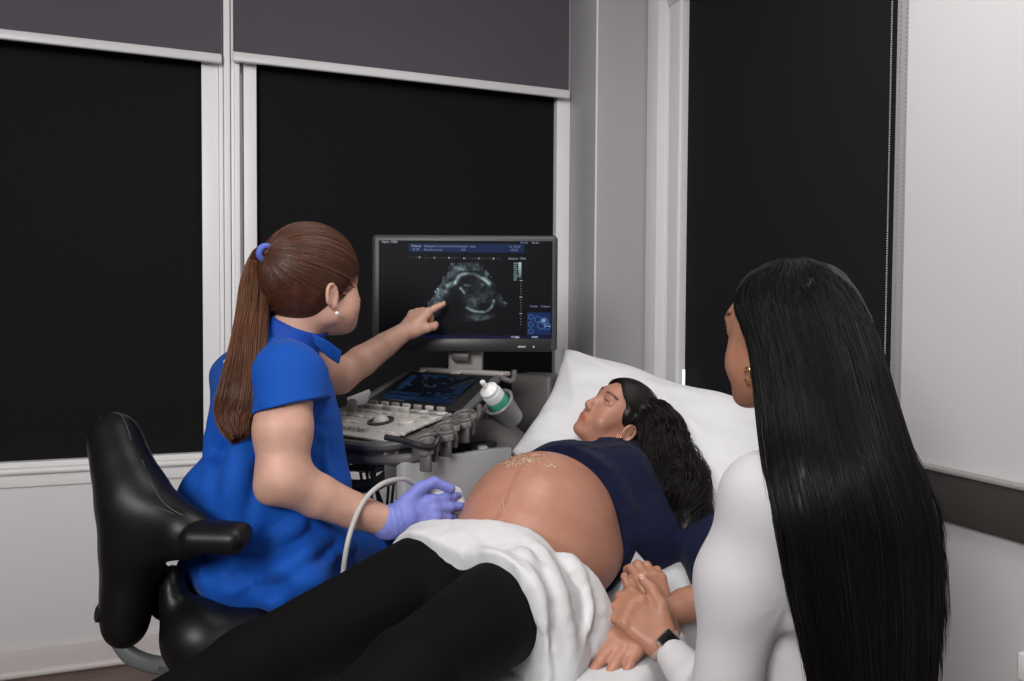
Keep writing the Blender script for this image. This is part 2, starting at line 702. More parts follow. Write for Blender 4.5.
blind('roller_blind', -3.1, xat(203, 250, YB + .045), zs_top + .002, 2.55, YB + .045, black_cloth,
      'black blackout roller blind in the left window, lowered to the sill behind the office chair', None)
blind('roller_blind', xat(255, 250, YB + .045), xat(559, 250, YB + .045), zs_top + .002, 2.55, YB + .045, black_cloth,
      'black blackout roller blind lowered in the window behind the ultrasound monitor', None)
yg = YB - .03
zr1 = zat(0, 29.5, yg)
blind('roller_blind', -3.1, xat(221, 30, yg), zr1, 2.78, yg, grey_cloth,
      'grey-mauve sunscreen roller blind half raised at upper left of the photo', 'half raised grey sunscreen blinds', rail=.034, roller=.024)
zr2 = zat(233, 52, yg)
rb = blind('roller_blind', xat(233, 30, yg), xat(569, 30, yg), zr2, 2.715, yg, grey_cloth,
           'grey-mauve sunscreen roller blind half raised above the ultrasound monitor, beside the column', 'half raised grey sunscreen blinds', rail=.036, roller=.026)
MB().sphere(P(567.5, 22, 3.31), .008).build('chain_weight', rail_metal, rb)
MB().tube([P(567.3, -8, 3.31), P(567.5, 20, 3.31)], .0020, 6).build('pull_cord', rail_metal, rb)

# ---- column in the corner
col_paint = mat('grey_column_paint', (.45, .44, .455), .42, spec=.4, bump=(160, .05, .001))
col_ = MB()
col_.rbox(((XC + XR + .05) / 2, (YC + YB + .1) / 2, ZCEIL / 2), (XR + .05 - XC, YB + .1 - YC, ZCEIL), .004, seg=2)
tag(col_.build('wall_column', col_paint), kind='structure')
MB().tube([(XC + .002, YC + .002, 0), (XC + .002, YC + .002, ZCEIL)], .0045, 8).build('trim_3', trim_white)['kind'] = 'structure'


def yR(px, py, X=None):
    return hit(px, py, 0, XR if X is None else X)[1]


# ---- right wall with its window and blind
y_near = yR(905.5, 150)
y_far = yR(662, 200)
z_w0 = .72
slab('wall_right', (XR, -2.0, 0), (XR + .1, y_near, ZCEIL), white_paint, 'structure')
slab('wall_right_under', (XR, y_near, 0), (XR + .1, YC + .1, z_w0), white_paint, 'structure')
rf = MB()
y650, y683 = yR(651, 200), yR(683, 200, XR + .03)
rf.rbox((XR + .0, (y650 + y_far) / 2, (z_w0 + ZCEIL) / 2), (.05, y650 - y_far, ZCEIL - z_w0), .003)
rf.rbox((XR + .04, (yR(663, 200, XR + .02) + yR(669, 200, XR + .02)) / 2, (z_w0 + ZCEIL) / 2), (.05, .03, ZCEIL - z_w0), .003)
rf.rbox((XR + .035, (yR(669, 200, XR + .02) + y683) / 2, (z_w0 + ZCEIL) / 2), (.05, yR(669, 200, XR + .02) - y683, ZCEIL - z_w0), .012, seg=4)
y895 = yR(896, 150, XR + .01)
gs = MB().rbox((XR + .03, (y895 + y_near) / 2, (z_w0 + ZCEIL) / 2), (.05, y895 - y_near, ZCEIL - z_w0), .002)
gs.build('trim_5', mat('window_side_channel_grey', (.37, .355, .365), .45))['kind'] = 'structure'
rf.rbox((XR + .09, (y683 + y895) / 2, (z_w0 + ZCEIL) / 2), (.02, y683 - y895, ZCEIL - z_w0), .002)
wn3 = rf.build('window_3', mat('window_jamb_paint', (.84, .82, .83), .45))
wn3['kind'] = 'structure'
# sliver of daylit glass left beside the blind
y_a, y_b = yR(682.2, 380, XR + .008), yR(684.2, 380, XR + .008)
leak = MB().rbox((XR + .010, (y_a + y_b) / 2, 1.03), (.004, abs(y_a - y_b), .10), .001, seg=1)
leak.build('glass', mat('daylit_glass', (.7, .85, .95), .2, emit=((.75, .92, 1.0), 1.6)), wn3)
bl = thing('roller_blind', (XR + .05, (y683 + y895) / 2, z_w0), 'tall black blackout roller blind on the right wall, behind the long-haired seated woman', 'blind')
dark_cloth = mat('charcoal_blackout_cloth', (.0118, .0118, .0142), .75, spec=.16, bump=(900, .12, .0006))
yb0 = yR(686, 200, XR + .05)
yb1 = yR(894.5, 150, XR + .05)
MB().rbox((XR + .05, (yb0 + yb1) / 2, (z_w0 + 2.8) / 2), (.004, yb0 - yb1, 2.8 - z_w0), .001, seg=1).build('cloth', dark_cloth, bl)
MB().rbox((XR + .05, (y683 + yb0) / 2 + .002, (z_w0 + 2.8) / 2), (.012, .006, 2.8 - z_w0), .002, seg=1).build('side_guide', mat('guide_dark', (.05, .06, .06), .3), bl)
MB().tube([(XR + .01, yR(669, 3), 2.55), (XR + .01, yR(684, 3), 2.55)], .02, 14).build('roller_bracket', rail_metal, bl)


def beads(px_top, X, z0, z1, r, step, name, m, parent, dy=0):
    y = yR(px_top, 150, X) + dy
    b = MB()
    z = z0
    while z < z1:
        b.sphere((X, y, z), r, seg=6, rings=4)
        z += step
    return b.build(name, m, parent)


bead_m = mat('bead_chain_plastic', (.55, .55, .54), .4)
beads(889.2, XR + .03, .80, 2.6, .0023, .0066, 'bead_chain', bead_m, bl)
dotm = mat('guide_rivet', (.25, .23, .24), .5)
beads(898, XR + .002, .8, 2.6, .0016, .012, 'brush_guide', dotm, wn3)
beads(904, XR + .002, .8, 2.6, .0016, .012, 'brush_guide', dotm, wn3)

# ---- wall protection rail, socket plate
XP = XR - .022
z_t = hit(920, 467.5, 0, XP)[2]
z_bt = hit(937, 519, 0, XP)[2]
pr = MB()
pr.rbox((XP + .011, (y_near - 2.1) / 2, (z_t + z_bt) / 2), (.022, y_near + 2.1 - .02, z_t - z_bt), .004)
tag(pr.build('wall_rail', mat('dark_grey_wall_guard', (.050, .046, .043), .5)), kind='structure')
cap_ = MB()
cap_.rbox((XP + .009, (y_near - 2.1) / 2, z_t + .005), (.03, y_near + 2.1 - .02, .011), .003)
tag(cap_.build('trim_4', mat('rail_cap_grey', (.33, .31, .31), .45)), kind='structure')
sk = thing('wall_socket', hit(1022, 668, 0, XR), 'white wall socket plate low on the right wall at the photo edge', 'socket')
s0 = hit(1021, 651, 0, XR); s1 = hit(1046, 690, 0, XR)
MB().rbox((XR - .005, (s0[1] + s1[1]) / 2, (s0[2] + s1[2]) / 2), (.012, abs(s0[1] - s1[1]), abs(s0[2] - s1[2])), .003).build('plate', trim_white, sk)

# ================================================================== ULTRASOUND MACHINE
MF = C3(.57, 0, .82); MR = C3(.82, 0, -.57)
MO = P(405, 436, 1.86)
ZZ = np.array([0, 0, 1.0])


def M(r, f, z):
    """machine frame: r to its right, f towards its back, z absolute height"""
    p = MO + r * MR + f * MF
    p[2] = z
    return p


plastic_dk = mat('machine_plastic_charcoal', (.052, .050, .051), .42, bump=(700, .05, .0004))
plastic_mid = mat('machine_plastic_taupe', (.115, .108, .105), .45, bump=(700, .05, .0004))
plastic_blk = mat('machine_plastic_black', (.014, .014, .015), .35)
bezel_grey = mat('machine_bezel_grey', (.10, .097, .098), .38)
key_grey = mat('console_panel_ivory', (.46, .44, .42), .5, bump=(400, .05, .0005))
key_lt = mat('console_button_ivory', (.56, .54, .50), .45)
silver = mat('machine_silver', (.34, .32, .31), .42)
panel_lt = mat('machine_panel_grey', (.38, .38, .385), .5)

ff = M(-.14, .4, 0)
us = thing('ultrasound_machine', ff, 'dark grey ultrasound machine with scan monitor, key console and transducer holders beside the bed', 'ultrasound machine')
zc0, zc1, zc2 = MO[2] - .012, P(456, 416, 2.03)[2], P(495, 379, 2.175)[2]


def deck(f):  # console height profile
    return float(np.interp(f, [-.06, 0, .2, .37, .46], [zc0 - .006, zc0, zc1, zc2, zc2 + .012]))


# console shell: lofted slab following the profile, thinner at the front
outline = [(-.42, .0), (-.40, -.045), (-.36, -.062), (-.20, -.068), (-.06, -.058), (-.015, -.035), (.004, .02), (.008, .1), (.006, .2), (.004, .30), (-.002, .37), (-.02, .41), (-.06, .43),
           (-.24, .43), (-.31, .41), (-.345, .36), (-.375, .25), (-.405, .1)]
sh = MB()
n = len(outline)
Vt = [M(r, f, deck(f) - .002) for r, f in outline]
Vm = [M(r * 1.0 + (.0), f, deck(f) - .030) for r, f in outline]
cx_, cf_ = -.2, .18
Vb = [M(cx_ + (r - cx_) * .9, cf_ + (f - cf_) * .9, deck(f) - .062) for r, f in outline]
Fs = []
for i in range(n):
    j = (i + 1) % n
    Fs += [(i, n + i, n + j, j), (n + i, 2 * n + i, 2 * n + j, n + j)]
Fs.append(tuple(reversed(range(2 * n, 3 * n))))
sh.add(Vt + Vm + Vb, Fs)
def r_span(f):
    xs = []
    for (r0, f0), (r1, f1) in zip(outline, outline[1:] + outline[:1]):
        if (f0 - f) * (f1 - f) <= 0 and f0 != f1:
            xs.append(r0 + (r1 - r0) * (f - f0) / (f1 - f0))
    return min(xs), max(xs)


fl_ = np.linspace(-.0675, .4295, 40)
Vd = []
for f in fl_:
    a_, b_ = r_span(f)
    Vd += [M(a_, f, deck(f) - .002), M(b_, f, deck(f) - .002)]
sh.add(Vd, [(2 * i, 2 * i + 1, 2 * i + 3, 2 * i + 2) for i in range(len(fl_) - 1)])
console = sh.build('console', plastic_dk, us, sharp=40)
cl = catmull(np.array(outline + outline[:1]), 90)[:-1]
MB().tube([M(r, f, deck(f) - .006) for r, f in cl], .0125, 10, closed=True).build('console_rim', bezel_grey, us)
# lower handrail under the rim on the near side
hr = catmull(np.array([(-.30, -.055), (-.1, -.05), (.02, -.01), (.03, .1), (.03, .24), (.025, .36)]), 30)
MB().tube([M(r, f, deck(f) - .040) for r, f in hr], .014, 10).build('side_rail', plastic_mid, us)


def quad_slab(name, corners, th, m, parent, bev=.002, label=None):
    c = [np.array(x, float) for x in corners]
    nn = nrm(np.cross(c[1] - c[0], c[2] - c[0]))
    if nn[2] < 0: nn = -nn
    return MB().prism(c, nn * th, bev).build(name, m, parent, label=label)


kp = quad_slab('key_panel', [M(-.385, -.035, deck(-.03) + .001), M(-.03, -.04, deck(-.04) + .001), M(-.012, .196, deck(.196) + .002), M(-.35, .196, deck(.196) + .002)], .007, key_grey, us)


def on_deck(r, f, up=.009):
    return M(r, f, deck(f) + up + .002)


slope = nrm(M(0, .2, zc1) - M(0, 0, zc0))
dn = nrm(np.cross(MR, slope))
dax = np.array([MR, slope, dn])
rng = random.Random(4)
tb = MB()
tb.lathe([(.034, 0), (.036, .006), (.030, .008), (.029, .004)], on_deck(-.155, .075, .008), dn, 32)
tb.build('trackball_ring', plastic_dk, kp)
MB().sphere(on_deck(-.155, .075, .004), .024).build('trackball', key_lt, kp)
MB().lathe([(.021, 0), (.021, .009), (.018, .012), (.001, .012)], on_deck(-.07, .085, .006), dn, 24).build('dial', key_lt, kp)
for f in (.012, .05, .098, .138, .172):
    for r in np.arange(-.33, -.02, .034):
        if abs(r + .155) < .05 and abs(f - .075) < .055: continue
        if abs(r + .07) < .032 and abs(f - .085) < .04: continue
        if f < .02 and r < -.12: continue
        big = f > .15
        MB().rbox(on_deck(r + rng.uniform(-.003, .003), f, .009 if not big else .012), (.022 + .006 * big, .011 + .005 * big, .006 + .008 * big * (rng.random() > .4)), .002, dax, 2).build(
            'key', key_lt if rng.random() > .22 else mat('console_button_grey', (.30, .29, .28), .5), kp)
for k, r in enumerate(np.arange(-.31, -.02, .042)):
    MB().rbox(on_deck(r, .205, .010), (.026, .008, .012), .002, dax, 2).build('slide_switch', key_lt if k % 2 else silver, kp)


def text_mesh(name, txt, size, origin, xdir, ydir, m, parent, ext=.0004, bold=0.0):
    cu = bpy.data.curves.new(name, 'FONT')
    cu.body = txt; cu.size = size; cu.extrude = 0; cu.offset = bold
    tmp = bpy.data.objects.new(name, cu)
    me = bpy.data.meshes.new_from_object(tmp)
    xd, yd = nrm(xdir), nrm(ydir)
    V = np.array([np.asarray(origin) + v.co.x * xd + v.co.y * yd for v in me.vertices]) + np.cross(xd, yd) * ext
    F = [tuple(p.vertices) for p in me.polygons]
    bpy.data.objects.remove(tmp)
    bpy.data.meshes.remove(me)
    return add_mesh(name, V, F, m, parent, False)


ink = mat('printed_ink', (.04, .04, .05), .5)
text_mesh('maker_mark', 'ledobel', .036, on_deck(-.236, -.010, .0125), MR - .04 * MF, slope, ink, kp, bold=.0004)

# touch panel
q = lambda r, f, up: M(r, f, deck(f) + up)
tp = quad_slab('touch_panel', [q(-.345, .212, .002), q(-.004, .212, .002), q(-.008, .385, .002), q(-.325, .385, .002)], .006, plastic_blk, us, .003)
scr_col = mat('touch_glass', (.004, .006, .012), .12, spec=.6)
ts = quad_slab('touch_screen', [q(-.315, .228, .0082), q(-.045, .228, .0082), q(-.045, .362, .0082), q(-.295, .362, .0082)], .0015, scr_col, us, .0005)
ui_blue = mat('touch_ui_blue', (.0, .0, .0), .4, emit=((.006, .026, .085), .40))
ui_cyan = mat('touch_ui_cyan', (.0, .0, .0), .4, emit=((.05, .13, .24), .40))
tslope = nrm(M(0, .37, zc2) - M(0, .2, zc1))
tdn = nrm(np.cross(MR, tslope))
tax = np.array([MR, tslope, tdn])
for f, r0, r1, hh in ((.242, -.308, -.052, .022), (.262, -.306, -.19, .014), (.262, -.13, -.056, .012), (.315, -.298, -.270, .08), (.30, -.082, -.052, .06), (.352, -.26, -.16, .010)):
    MB().rbox(q((r0 + r1) / 2, f, .0102), (r1 - r0, hh, .0008), .0003, tax, 1).build('touch_tile', ui_blue, ts)
for k in range(26):
    r = rng.uniform(-.28, -.07); f = rng.choice([.243, .255, .272, .30, .308, .318, .334, .343])
    MB().rbox(q(r, f, .0108), (rng.uniform(.008, .022), .0022, .0004), .0002, tax, 1).build('touch_text', ui_cyan, ts)
MB().rbox(q(-.16, .395, .006), (.035, .012, .004), .001, tax, 2).build('badge', silver, us)
MB().rbox(q(-.285, .385, .008), (.022, .012, .003), .001, tax, 2).build('sticker', mat('sticker_white', (.6, .6, .6), .5), us)
# silver strip behind the panel, column neck to the monitor
MB().rbox(M(-.155, .425, zc2 + .012), (.32, .045, .014), .006, np.array([MR, MF, ZZ])).build('back_strip', silver, us)
hk = [P(502, 378, 2.16), P(511, 381, 2.15), P(514, 377, 2.15), P(514, 370, 2.15)]
MB().tube(catmull(hk, 14), .0075, 10).build('cable_hook', plastic_mid, us)
lvl = np.array([C3(1, 0, 0), C3(0, 0, 1), ZZ])
MD = 2.25
mk = MB()
mk.rbox(P(466, 361, 2.34), (.105, .05, .085), .008, lvl)
mk.build('monitor_neck', silver, us)
MB().lathe([(.012, 0), (.018, .01), (.018, .05)], P(452, 356, 2.29), C3(1, 0, 0), 16).build('neck_pivot', plastic_mid, us)
# monitor
mon_c = P(464.7, 293, MD)
MUP = np.array([0, 0, 1.0]); MRT = C3(1, 0, 0); MRT = nrm(MRT)
max_ = np.array([MRT, C3(0, 0, 1), ZZ])
PX = MD / FPX


def mon(px, py, out=0.0):
    return mon_c + (px - 464.7) * PX * MRT - (py - 293) * PX * ZZ - out * C3(0, 0, 1)


mb = MB()
mb.rbox(mon(464.7, 293) + .026 * C3(0, 0, 1), (186 * PX, .05, 116 * PX), .012, max_, 4)
body = mb.build('monitor', mat('monitor_bezel_grey', (.046, .045, .049), .45), us)
MB().rbox(mon(465.2, 345, .001), (172 * PX, .004, 13 * PX), .002, max_, 2).build('bezel_chin', mat('monitor_chin_black', (.016, .016, .018), .4), body)
MB().rbox(mon(522, 346.5, .0035), (8 * PX, .002, 2 * PX), .0008, max_, 2).build('bezel_badge', silver, body)
MB().rbox(mon(534, 346.5, .0035), (1.6 * PX, .002, 1.8 * PX), .0008, max_, 2).build('power_button', key_lt, body)

# ---- the picture on the screen: a fine grid of lit picture elements
SX0, SX1, SY0, SY1 = 379.0, 552.0, 241.0, 338.0
NXs, NYs = 430, 242
gx, gy = np.meshgrid(np.linspace(SX0, SX1, NXs), np.linspace(SY0, SY1, NYs))
p3 = np.stack([gx, gy, 0 * gx], -1)


def nz(s, seed, sx=1.0, sy=1.0):
    return lattice_noise(np.stack([gx * sx, gy * sy, 0 * gx + seed * 7.3], -1) + 500, s, seed)


def curve_glow(pts, w, amp):
    pts = catmull(np.array(pts, float) / 8.51 + np.array([420, 250]), 50)
    d = np.full(gx.shape, 1e9)
    for a, b in zip(pts[:-1], pts[1:]):
        ab = b - a
        t = np.clip(((gx - a[0]) * ab[0] + (gy - a[1]) * ab[1]) / (ab @ ab + 1e-9), 0, 1)
        d = np.minimum(d, (gx - a[0] - t * ab[0]) ** 2 + (gy - a[1] - t * ab[1]) ** 2)
    return amp * np.exp(-d / (w * w))


def blob(x, y, rx, ry, amp):
    x, y = x / 8.51 + 420, y / 8.51 + 250
    return amp * np.exp(-(((gx - x) * 8.51 / rx) ** 2 + ((gy - y) * 8.51 / ry) ** 2))


I = np.zeros_like(gx)
edge_n = 3.0 * nz(.35, 6) + 1.2 * nz(.9, 7)
fan = (gx > 466 - 13 - .58 * (gy - 262) + edge_n) & (gx < 466 + 14 + .64 * (gy - 262) + edge_n) & (gy > 262.5 + .6 * edge_n) & (np.hypot(gx - 466, gy - 236) < 86)
sp = np.clip(.75 + .55 * nz(.75, 1, .8, 1.3) + .40 * nz(.33, 2, .8, 1.2) + .30 * nz(1.6, 3), .1, 2)
I += blob(400, 150, 170, 40, .24) * sp + blob(230, 292, 26, 18, .30) * sp + blob(590, 230, 40, 60, .26) * sp + blob(250, 215, 70, 40, .22) * sp
I += curve_glow([(270, 125), (310, 150), (400, 170), (500, 165)], 1.1, .35) * sp
I += curve_glow([(300, 283), (335, 220), (400, 200), (480, 216), (560, 260), (590, 290)], 1.3, .62) * (0.7 + .5 * sp)
I += curve_glow([(628, 430), (605, 490), (545, 525), (460, 518), (395, 490)], 1.1, .75) * (.7 + .4 * sp)
I += curve_glow([(215, 315), (250, 300), (300, 270), (320, 240)], 2.0, .85) * sp
I += curve_glow([(190, 245), (150, 310), (130, 350)], 1.2, .70) * sp
I += blob(145, 375, 60, 75, .50) * sp + blob(75, 460, 60, 70, .38) * sp + blob(165, 300, 36, 60, .30) * sp + blob(215, 355, 22, 25, .4) * sp
I += blob(470, 320, 120, 120, .055) * sp + blob(440, 440, 60, 60, .16) * sp + blob(560, 400, 70, 90, .07) * sp
I += curve_glow([(345, 325), (365, 350), (378, 365)], .9, .6) + curve_glow([(380, 300), (430, 305)], .9, .3) * sp + blob(530, 295, 14, 10, .25)
I += blob(500, 575, 110, 28, .26) * sp + blob(730, 440, 14, 12, .5) + blob(700, 420, 45, 45, .09) * sp + blob(570, 190, 18, 24, .25) * sp
I *= (1 - .95 * np.clip(blob(290, 450, 75, 90, 1.0) + blob(330, 560, 120, 60, .7) + blob(180, 320, 14, 40, .5), 0, 1))
I *= np.clip(.62 + .9 * nz(.16, 9) + .3 * nz(.4, 10), .12, 1.5)
I = np.where(fan, I, I * .0)
rgb = np.stack([I * .62, I * .84, I * .92], -1) * .62
rgb += np.array([.0012, .0014, .0022])


def rect(x0, x1, y0, y1, c, mode='set'):
    m = (gx >= x0) & (gx <= x1) & (gy >= y0) & (gy <= y1)
    rgb[m] = np.array(c) if mode == 'set' else rgb[m] + np.array(c)


rect(408.5, 524, 244.2, 252.5, (.006, .016, .065))
rect(379, 552, 335.2, 338, (.004, .006, .03))
for k in range(31):
    x = 410 + k * 2.95
    rect(x, x + (1.4 if k % 5 == 3 else .7), 257 + k * .03, 258.6 + k * .03, (.30, .31, .31) if k % 5 == 3 else (.07, .07, .07))
for k in range(22):
    y = 266 + k * 2.75
    big = k % 6 == 5
    rect(520.4 - big * .8, 521.6 + big * .8, y, y + 1.0, (.32, .34, .34) if big else (.10, .10, .10))
g = np.clip((280 - gy) / 18, 0, 1)[..., None]
m_ = ((gx > 518.5) & (gx < 521.3) & (gy > 262) & (gy < 278))[..., None]
rgb = np.where(m_, g * np.array([.42, .52, .55]) + .01, rgb)
for k in range(9):
    rect(513.6, 518 - (k % 3) * .7, 262.4 + k * 2.1, 263.6 + k * 2.1, (.12, .20, .22))
rect(527, 551, 312, 334.5, (.006, .018, .075))
for (x, y, r) in ((531, 316.5, 2.3), (531, 324, 2.3), (531, 331, 2.3), (541.5, 325, 3.6), (538, 319, 3), (545, 321, 3.2), (547.5, 326, 3)):
    dd = np.abs(np.hypot(gx - x, gy - y) - r)
    rgb += np.exp(-(dd / .45) ** 2)[..., None] * np.array([.03, .09, .22])
rgb += (np.exp(-((gx - 544) ** 2 + (gy - 320) ** 2) / 3))[..., None] * np.array([.25, .38, .5])
rect(545, 550.5, 325.2, 326.2, (.25, .3, .4))
rect(511, 519, 335.6, 337.2, (.16, .18, .25)); rect(515.5, 519.5, 336.5, 337.8, (.4, .4, .4)); rect(532, 537.5, 335.8, 337.3, (.22, .26, .34))
Vs = np.stack([mon(0, 0, .0022) * 0 + (mon_c - .0022 * C3(0, 0, 1)) + (x - 464.7) * PX * MRT - (y - 293) * PX * ZZ for x, y in zip(gx.ravel(), gy.ravel())])
idg = np.arange(NXs * NYs).reshape(NYs, NXs)
Qs = np.stack([idg[1:, :-1], idg[1:, 1:], idg[:-1, 1:], idg[:-1, :-1]], -1).reshape(-1, 4)
sm = bpy.data.materials.new('scan_screen_light')
sm.use_nodes = True
nt = sm.node_tree
at = nt.nodes.new('ShaderNodeAttribute'); at.attribute_name = 'picture'
bs = nt.nodes['Principled BSDF']
bs.inputs['Base Color'].default_value = (.004, .004, .005, 1)
bs.inputs['Roughness'].default_value = .45
bs.inputs['Specular IOR Level'].default_value = .06
nt.links.new(at.outputs['Color'], bs.inputs['Emission Color'])
bs.inputs['Emission Strength'].default_value = 1.0
so = add_mesh('screen', Vs, Qs, sm, us, False)
ca = so.data.color_attributes.new('picture', 'FLOAT_COLOR', 'POINT')
ca.data.foreach_set('color', np.concatenate([rgb.reshape(-1, 3), np.ones((NXs * NYs, 1))], 1).astype(np.float32).ravel())
lit_w = mat('screen_text_white', (0, 0, 0), .5, emit=((.55, .58, .68), .55))
lit_b = mat('screen_text_blue', (0, 0, 0), .5, emit=((.35, .45, .8), .42))


def scr_text(s, px, py, hpx, m):
    text_mesh('screen_text', s, hpx * PX * 1.35, mon(px, py, .0028), MRT, ZZ, m, so)


scr_text('Alpha 1000', 381.5, 243.6, 2.6, lit_w)
scr_text('Patient', 411.5, 247.6, 2.6, lit_w)
scr_text('ID 38', 412.5, 250.9, 2.2, lit_b)
scr_text('Obstetrics 2nd and 3rd trimester  scan', 424, 247.6, 2.4, lit_b)
scr_text('Routine survey', 424, 251, 2.2, lit_b)
scr_text('GA', 461, 251, 2.4, lit_b)
scr_text('21.10.22', 509, 247.8, 2.4, lit_b)
scr_text('10:24', 510, 251, 2.4, lit_b)
scr_text('MI 0.8', 520, 243.6, 2.2, lit_b)
scr_text('TIs 0.1', 531, 243.6, 2.2, lit_w)
scr_text('General  17Hz', 508, 259.4, 2.2, lit_w)
scr_text('Freeze   Calipers', 530, 306.8, 2.2, lit_b)
scr_text('2.0', 535, 337.6, 2, lit_w)

# ---- body of the machine below the console
bd = MB()
bd.rbox(M(-.13, .40, .60), (.30, .30, .66), .02, np.array([MR, MF, ZZ]))
bd.build('body_column', plastic_blk, us)
hs = MB()
top_poly = [P(463, 438, 2.12), P(482, 415, 2.24), P(513, 422, 2.26), P(535, 441, 2.18), P(524, 464, 2.11), P(470, 466, 2.07)]
hs.prism(top_poly, -.12 * ZZ + .02 * C3(0, 0, 1), .008, 3)
hs.build('side_housing', plastic_mid, us)
hs2 = MB()
hs2.rbox(P(540, 405, 2.42), (.15, .12, .20), .012, np.array([MR, MF, ZZ]))
hs2.build('rear_housing', plastic_mid, us)
pl = MB()
pl.prism([P(405, 463, 1.82), P(512, 447, 2.08), P(512, 660, 2.08), P(405, 690, 1.82)], -.03 * MR, .004)
pl.build('side_panel', panel_lt, us)
MB().lathe([(.0, 0), (.016, 0), (.018, .006), (.012, .012), (0.001, .013)], P(482, 450, 2.09), ZZ, 20).build('port_cap', mat('cap_white', (.8, .8, .8), .4), us)
br = MB()
br.prism([P(383, 452, 1.84), P(399, 450, 1.85), P(398, 484, 1.85), P(385, 488, 1.84)], .03 * C3(0, 0, 1), .004)
br.build('bracket', plastic_mid, us)
shf = MB()
shf.tube(catmull([P(326, 480, 1.98), P(352, 486, 1.90), P(376, 484, 1.87), P(392, 472, 1.86)], 18), .017, 8)
shf.tube(catmull([P(326, 474, 2.02), P(350, 468, 2.06), P(372, 470, 2.0), P(388, 464, 1.92)], 18), .010, 8)
shf.build('cable_shelf', plastic_blk, us)
MB().tube(catmull([P(328, 462, 1.95), P(345, 464, 1.93), P(352, 455, 1.93), P(347, 447, 1.95)], 14), .007, 8).build('cable_loop', plastic_blk, us)
cab_m = mat('grey_cable_rubber', (.13, .125, .12), .45)
for (a, b, c) in (((358, 455), (362, 500), (347, 560)), ((370, 457), (378, 500), (386, 560)), ((378, 455), (371, 505), (374, 565)), ((364, 458), (384, 510), (390, 555)),
                  ((389, 480), (386, 520), (384, 560)), ((394, 480), (391, 520), (398, 560)), ((348, 470), (344, 500), (341, 560)), ((366, 470), (375, 520), (379, 570))):
    dd = rng.uniform(1.93, 2.08)
    MB().tube(catmull([P(*a, dd), P(*b, dd), P(*c, dd), P(c[0], 640, dd)], 16), .0042, 7).build('hanging_cable', cab_m, us)
# base with castors
bs_ = MB()
bs_.rbox(M(-.13, .33, .17), (.48, .62, .10), .04, np.array([MR, MF, ZZ]))
bs_.build('base', plastic_mid, us)
for r in (-.34, .08):
    for f in (.08, .58):
        MB().lathe([(.02, -.02), (.055, -.02), (.06, -.012), (.06, .012), (.055, .02), (.02, .02)], M(r, f, .0605), MR, 20).build('castor', plastic_blk, us)
# transducer holders along the near side
def holder(px, py, d, s=1.0):
    c = P(px, py, d)
    b = MB()
    poly = []
    for t in np.linspace(35, 325, 22):
        a = math.radians(t)
        rr = .033 * s * (1 + .16 * max(0, math.cos(2 * a)))
        poly.append((rr * math.cos(a), rr * 1.05 * math.sin(a)))
    hr_, hf_ = nrm(MR + .25 * MF), nrm(MF - .25 * MR + .50 * ZZ)
    out = [c + x * hr_ + y * hf_ for x, y in poly]
    inn = [c + .50 * x * hr_ + .50 * y * hf_ for x, y in reversed(poly)]
    b.prism(out + inn, -ZZ * .018 * s, .002, 1)
    b.tube([c + (x * .80 * hr_ + y * .80 * hf_) + .001 * ZZ for x, y in poly], .006 * s, 8)
    # fork legs below and arm to the console
    for sg in (-1, 1):
        b.rbox(c + hf_ * .020 * s * sg + hr_ * .006 - ZZ * .040 * s, (.030 * s, .012 * s, .044 * s), .004, np.array([hr_, nrm(np.cross(ZZ, hr_)), ZZ]), 2)
    b.rbox(c - hr_ * .045 * s - ZZ * .012 * s, (.05 * s, .018 * s, .014 * s), .005, np.array([hr_, nrm(np.cross(ZZ, hr_)), ZZ]), 2)
    return b.build('transducer_holder', plastic_mid, us)


holder(427, 441, 1.83, 1.0)
holder(447, 428, 1.90, .98)
holder(465, 416, 1.98, .95)
MB().tube(catmull([P(474, 420, 2.0), P(479, 414, 2.0), P(479, 404, 2.0)], 10), .0075, 10).build('cable_hook', plastic_mid, us)
MB().tube(catmull([P(385, 437, 1.80), P(405, 441, 1.79), P(420, 446, 1.78), P(432, 447, 1.80), P(438, 440, 1.82), P(437, 436, 1.83)], 18), .0075, 10).build('holder_arm', plastic_blk, us)
# tilted gel cup
ga = nrm(P(482, 384, 2.00) - P(512, 420, 2.09))
cup0 = P(513, 419, 2.08)
MB().lathe([(.0, 0), (.030, 0), (.036, .06), (.042, .072), (.044, .078), (.040, .082), (.035, .078), (.031, .03), (.0, .028)], cup0, ga, 28).build('gel_cup', mat('cup_grey', (.19, .19, .19), .4), us)
MB().tube(catmull([P(476, 416, 2.1), P(492, 414, 2.12), P(507, 422, 2.12)], 12), .016, 10).build('cup_arm', plastic_mid, us)

# ---- gel bottle (stands in the cup)
gb = thing('gel_bottle', cup0 + ga * .03, 'white translucent gel bottle with green label, tilted in the grey cup holder', 'bottle')
bot_m = mat('bottle_plastic', (.66, .70, .69), .35, spec=.4, sss=.1)
MB().lathe([(.001, .03), (.026, .03), (.028, .04), (.028, .115), (.027, .118), (.0245, .121)], cup0, ga, 26).build('bottle', bot_m, gb)
MB().lathe([(.0287, .052), (.0287, .097)], cup0, ga, 26, cap=False).build('label', mat('bottle_label_green', (.05, .36, .22), .5, var=(60, .5, (.10, .5, .36))), gb)
MB().lathe([(.0255, .118), (.0255, .130), (.022, .134), (.014, .137), (.008, .142), (.0065, .158), (.0075, .160), (.0055, .165), (.001, .166)], cup0, ga, 24).build('cap', mat('bottle_cap_white', (.80, .81, .80), .35), gb)
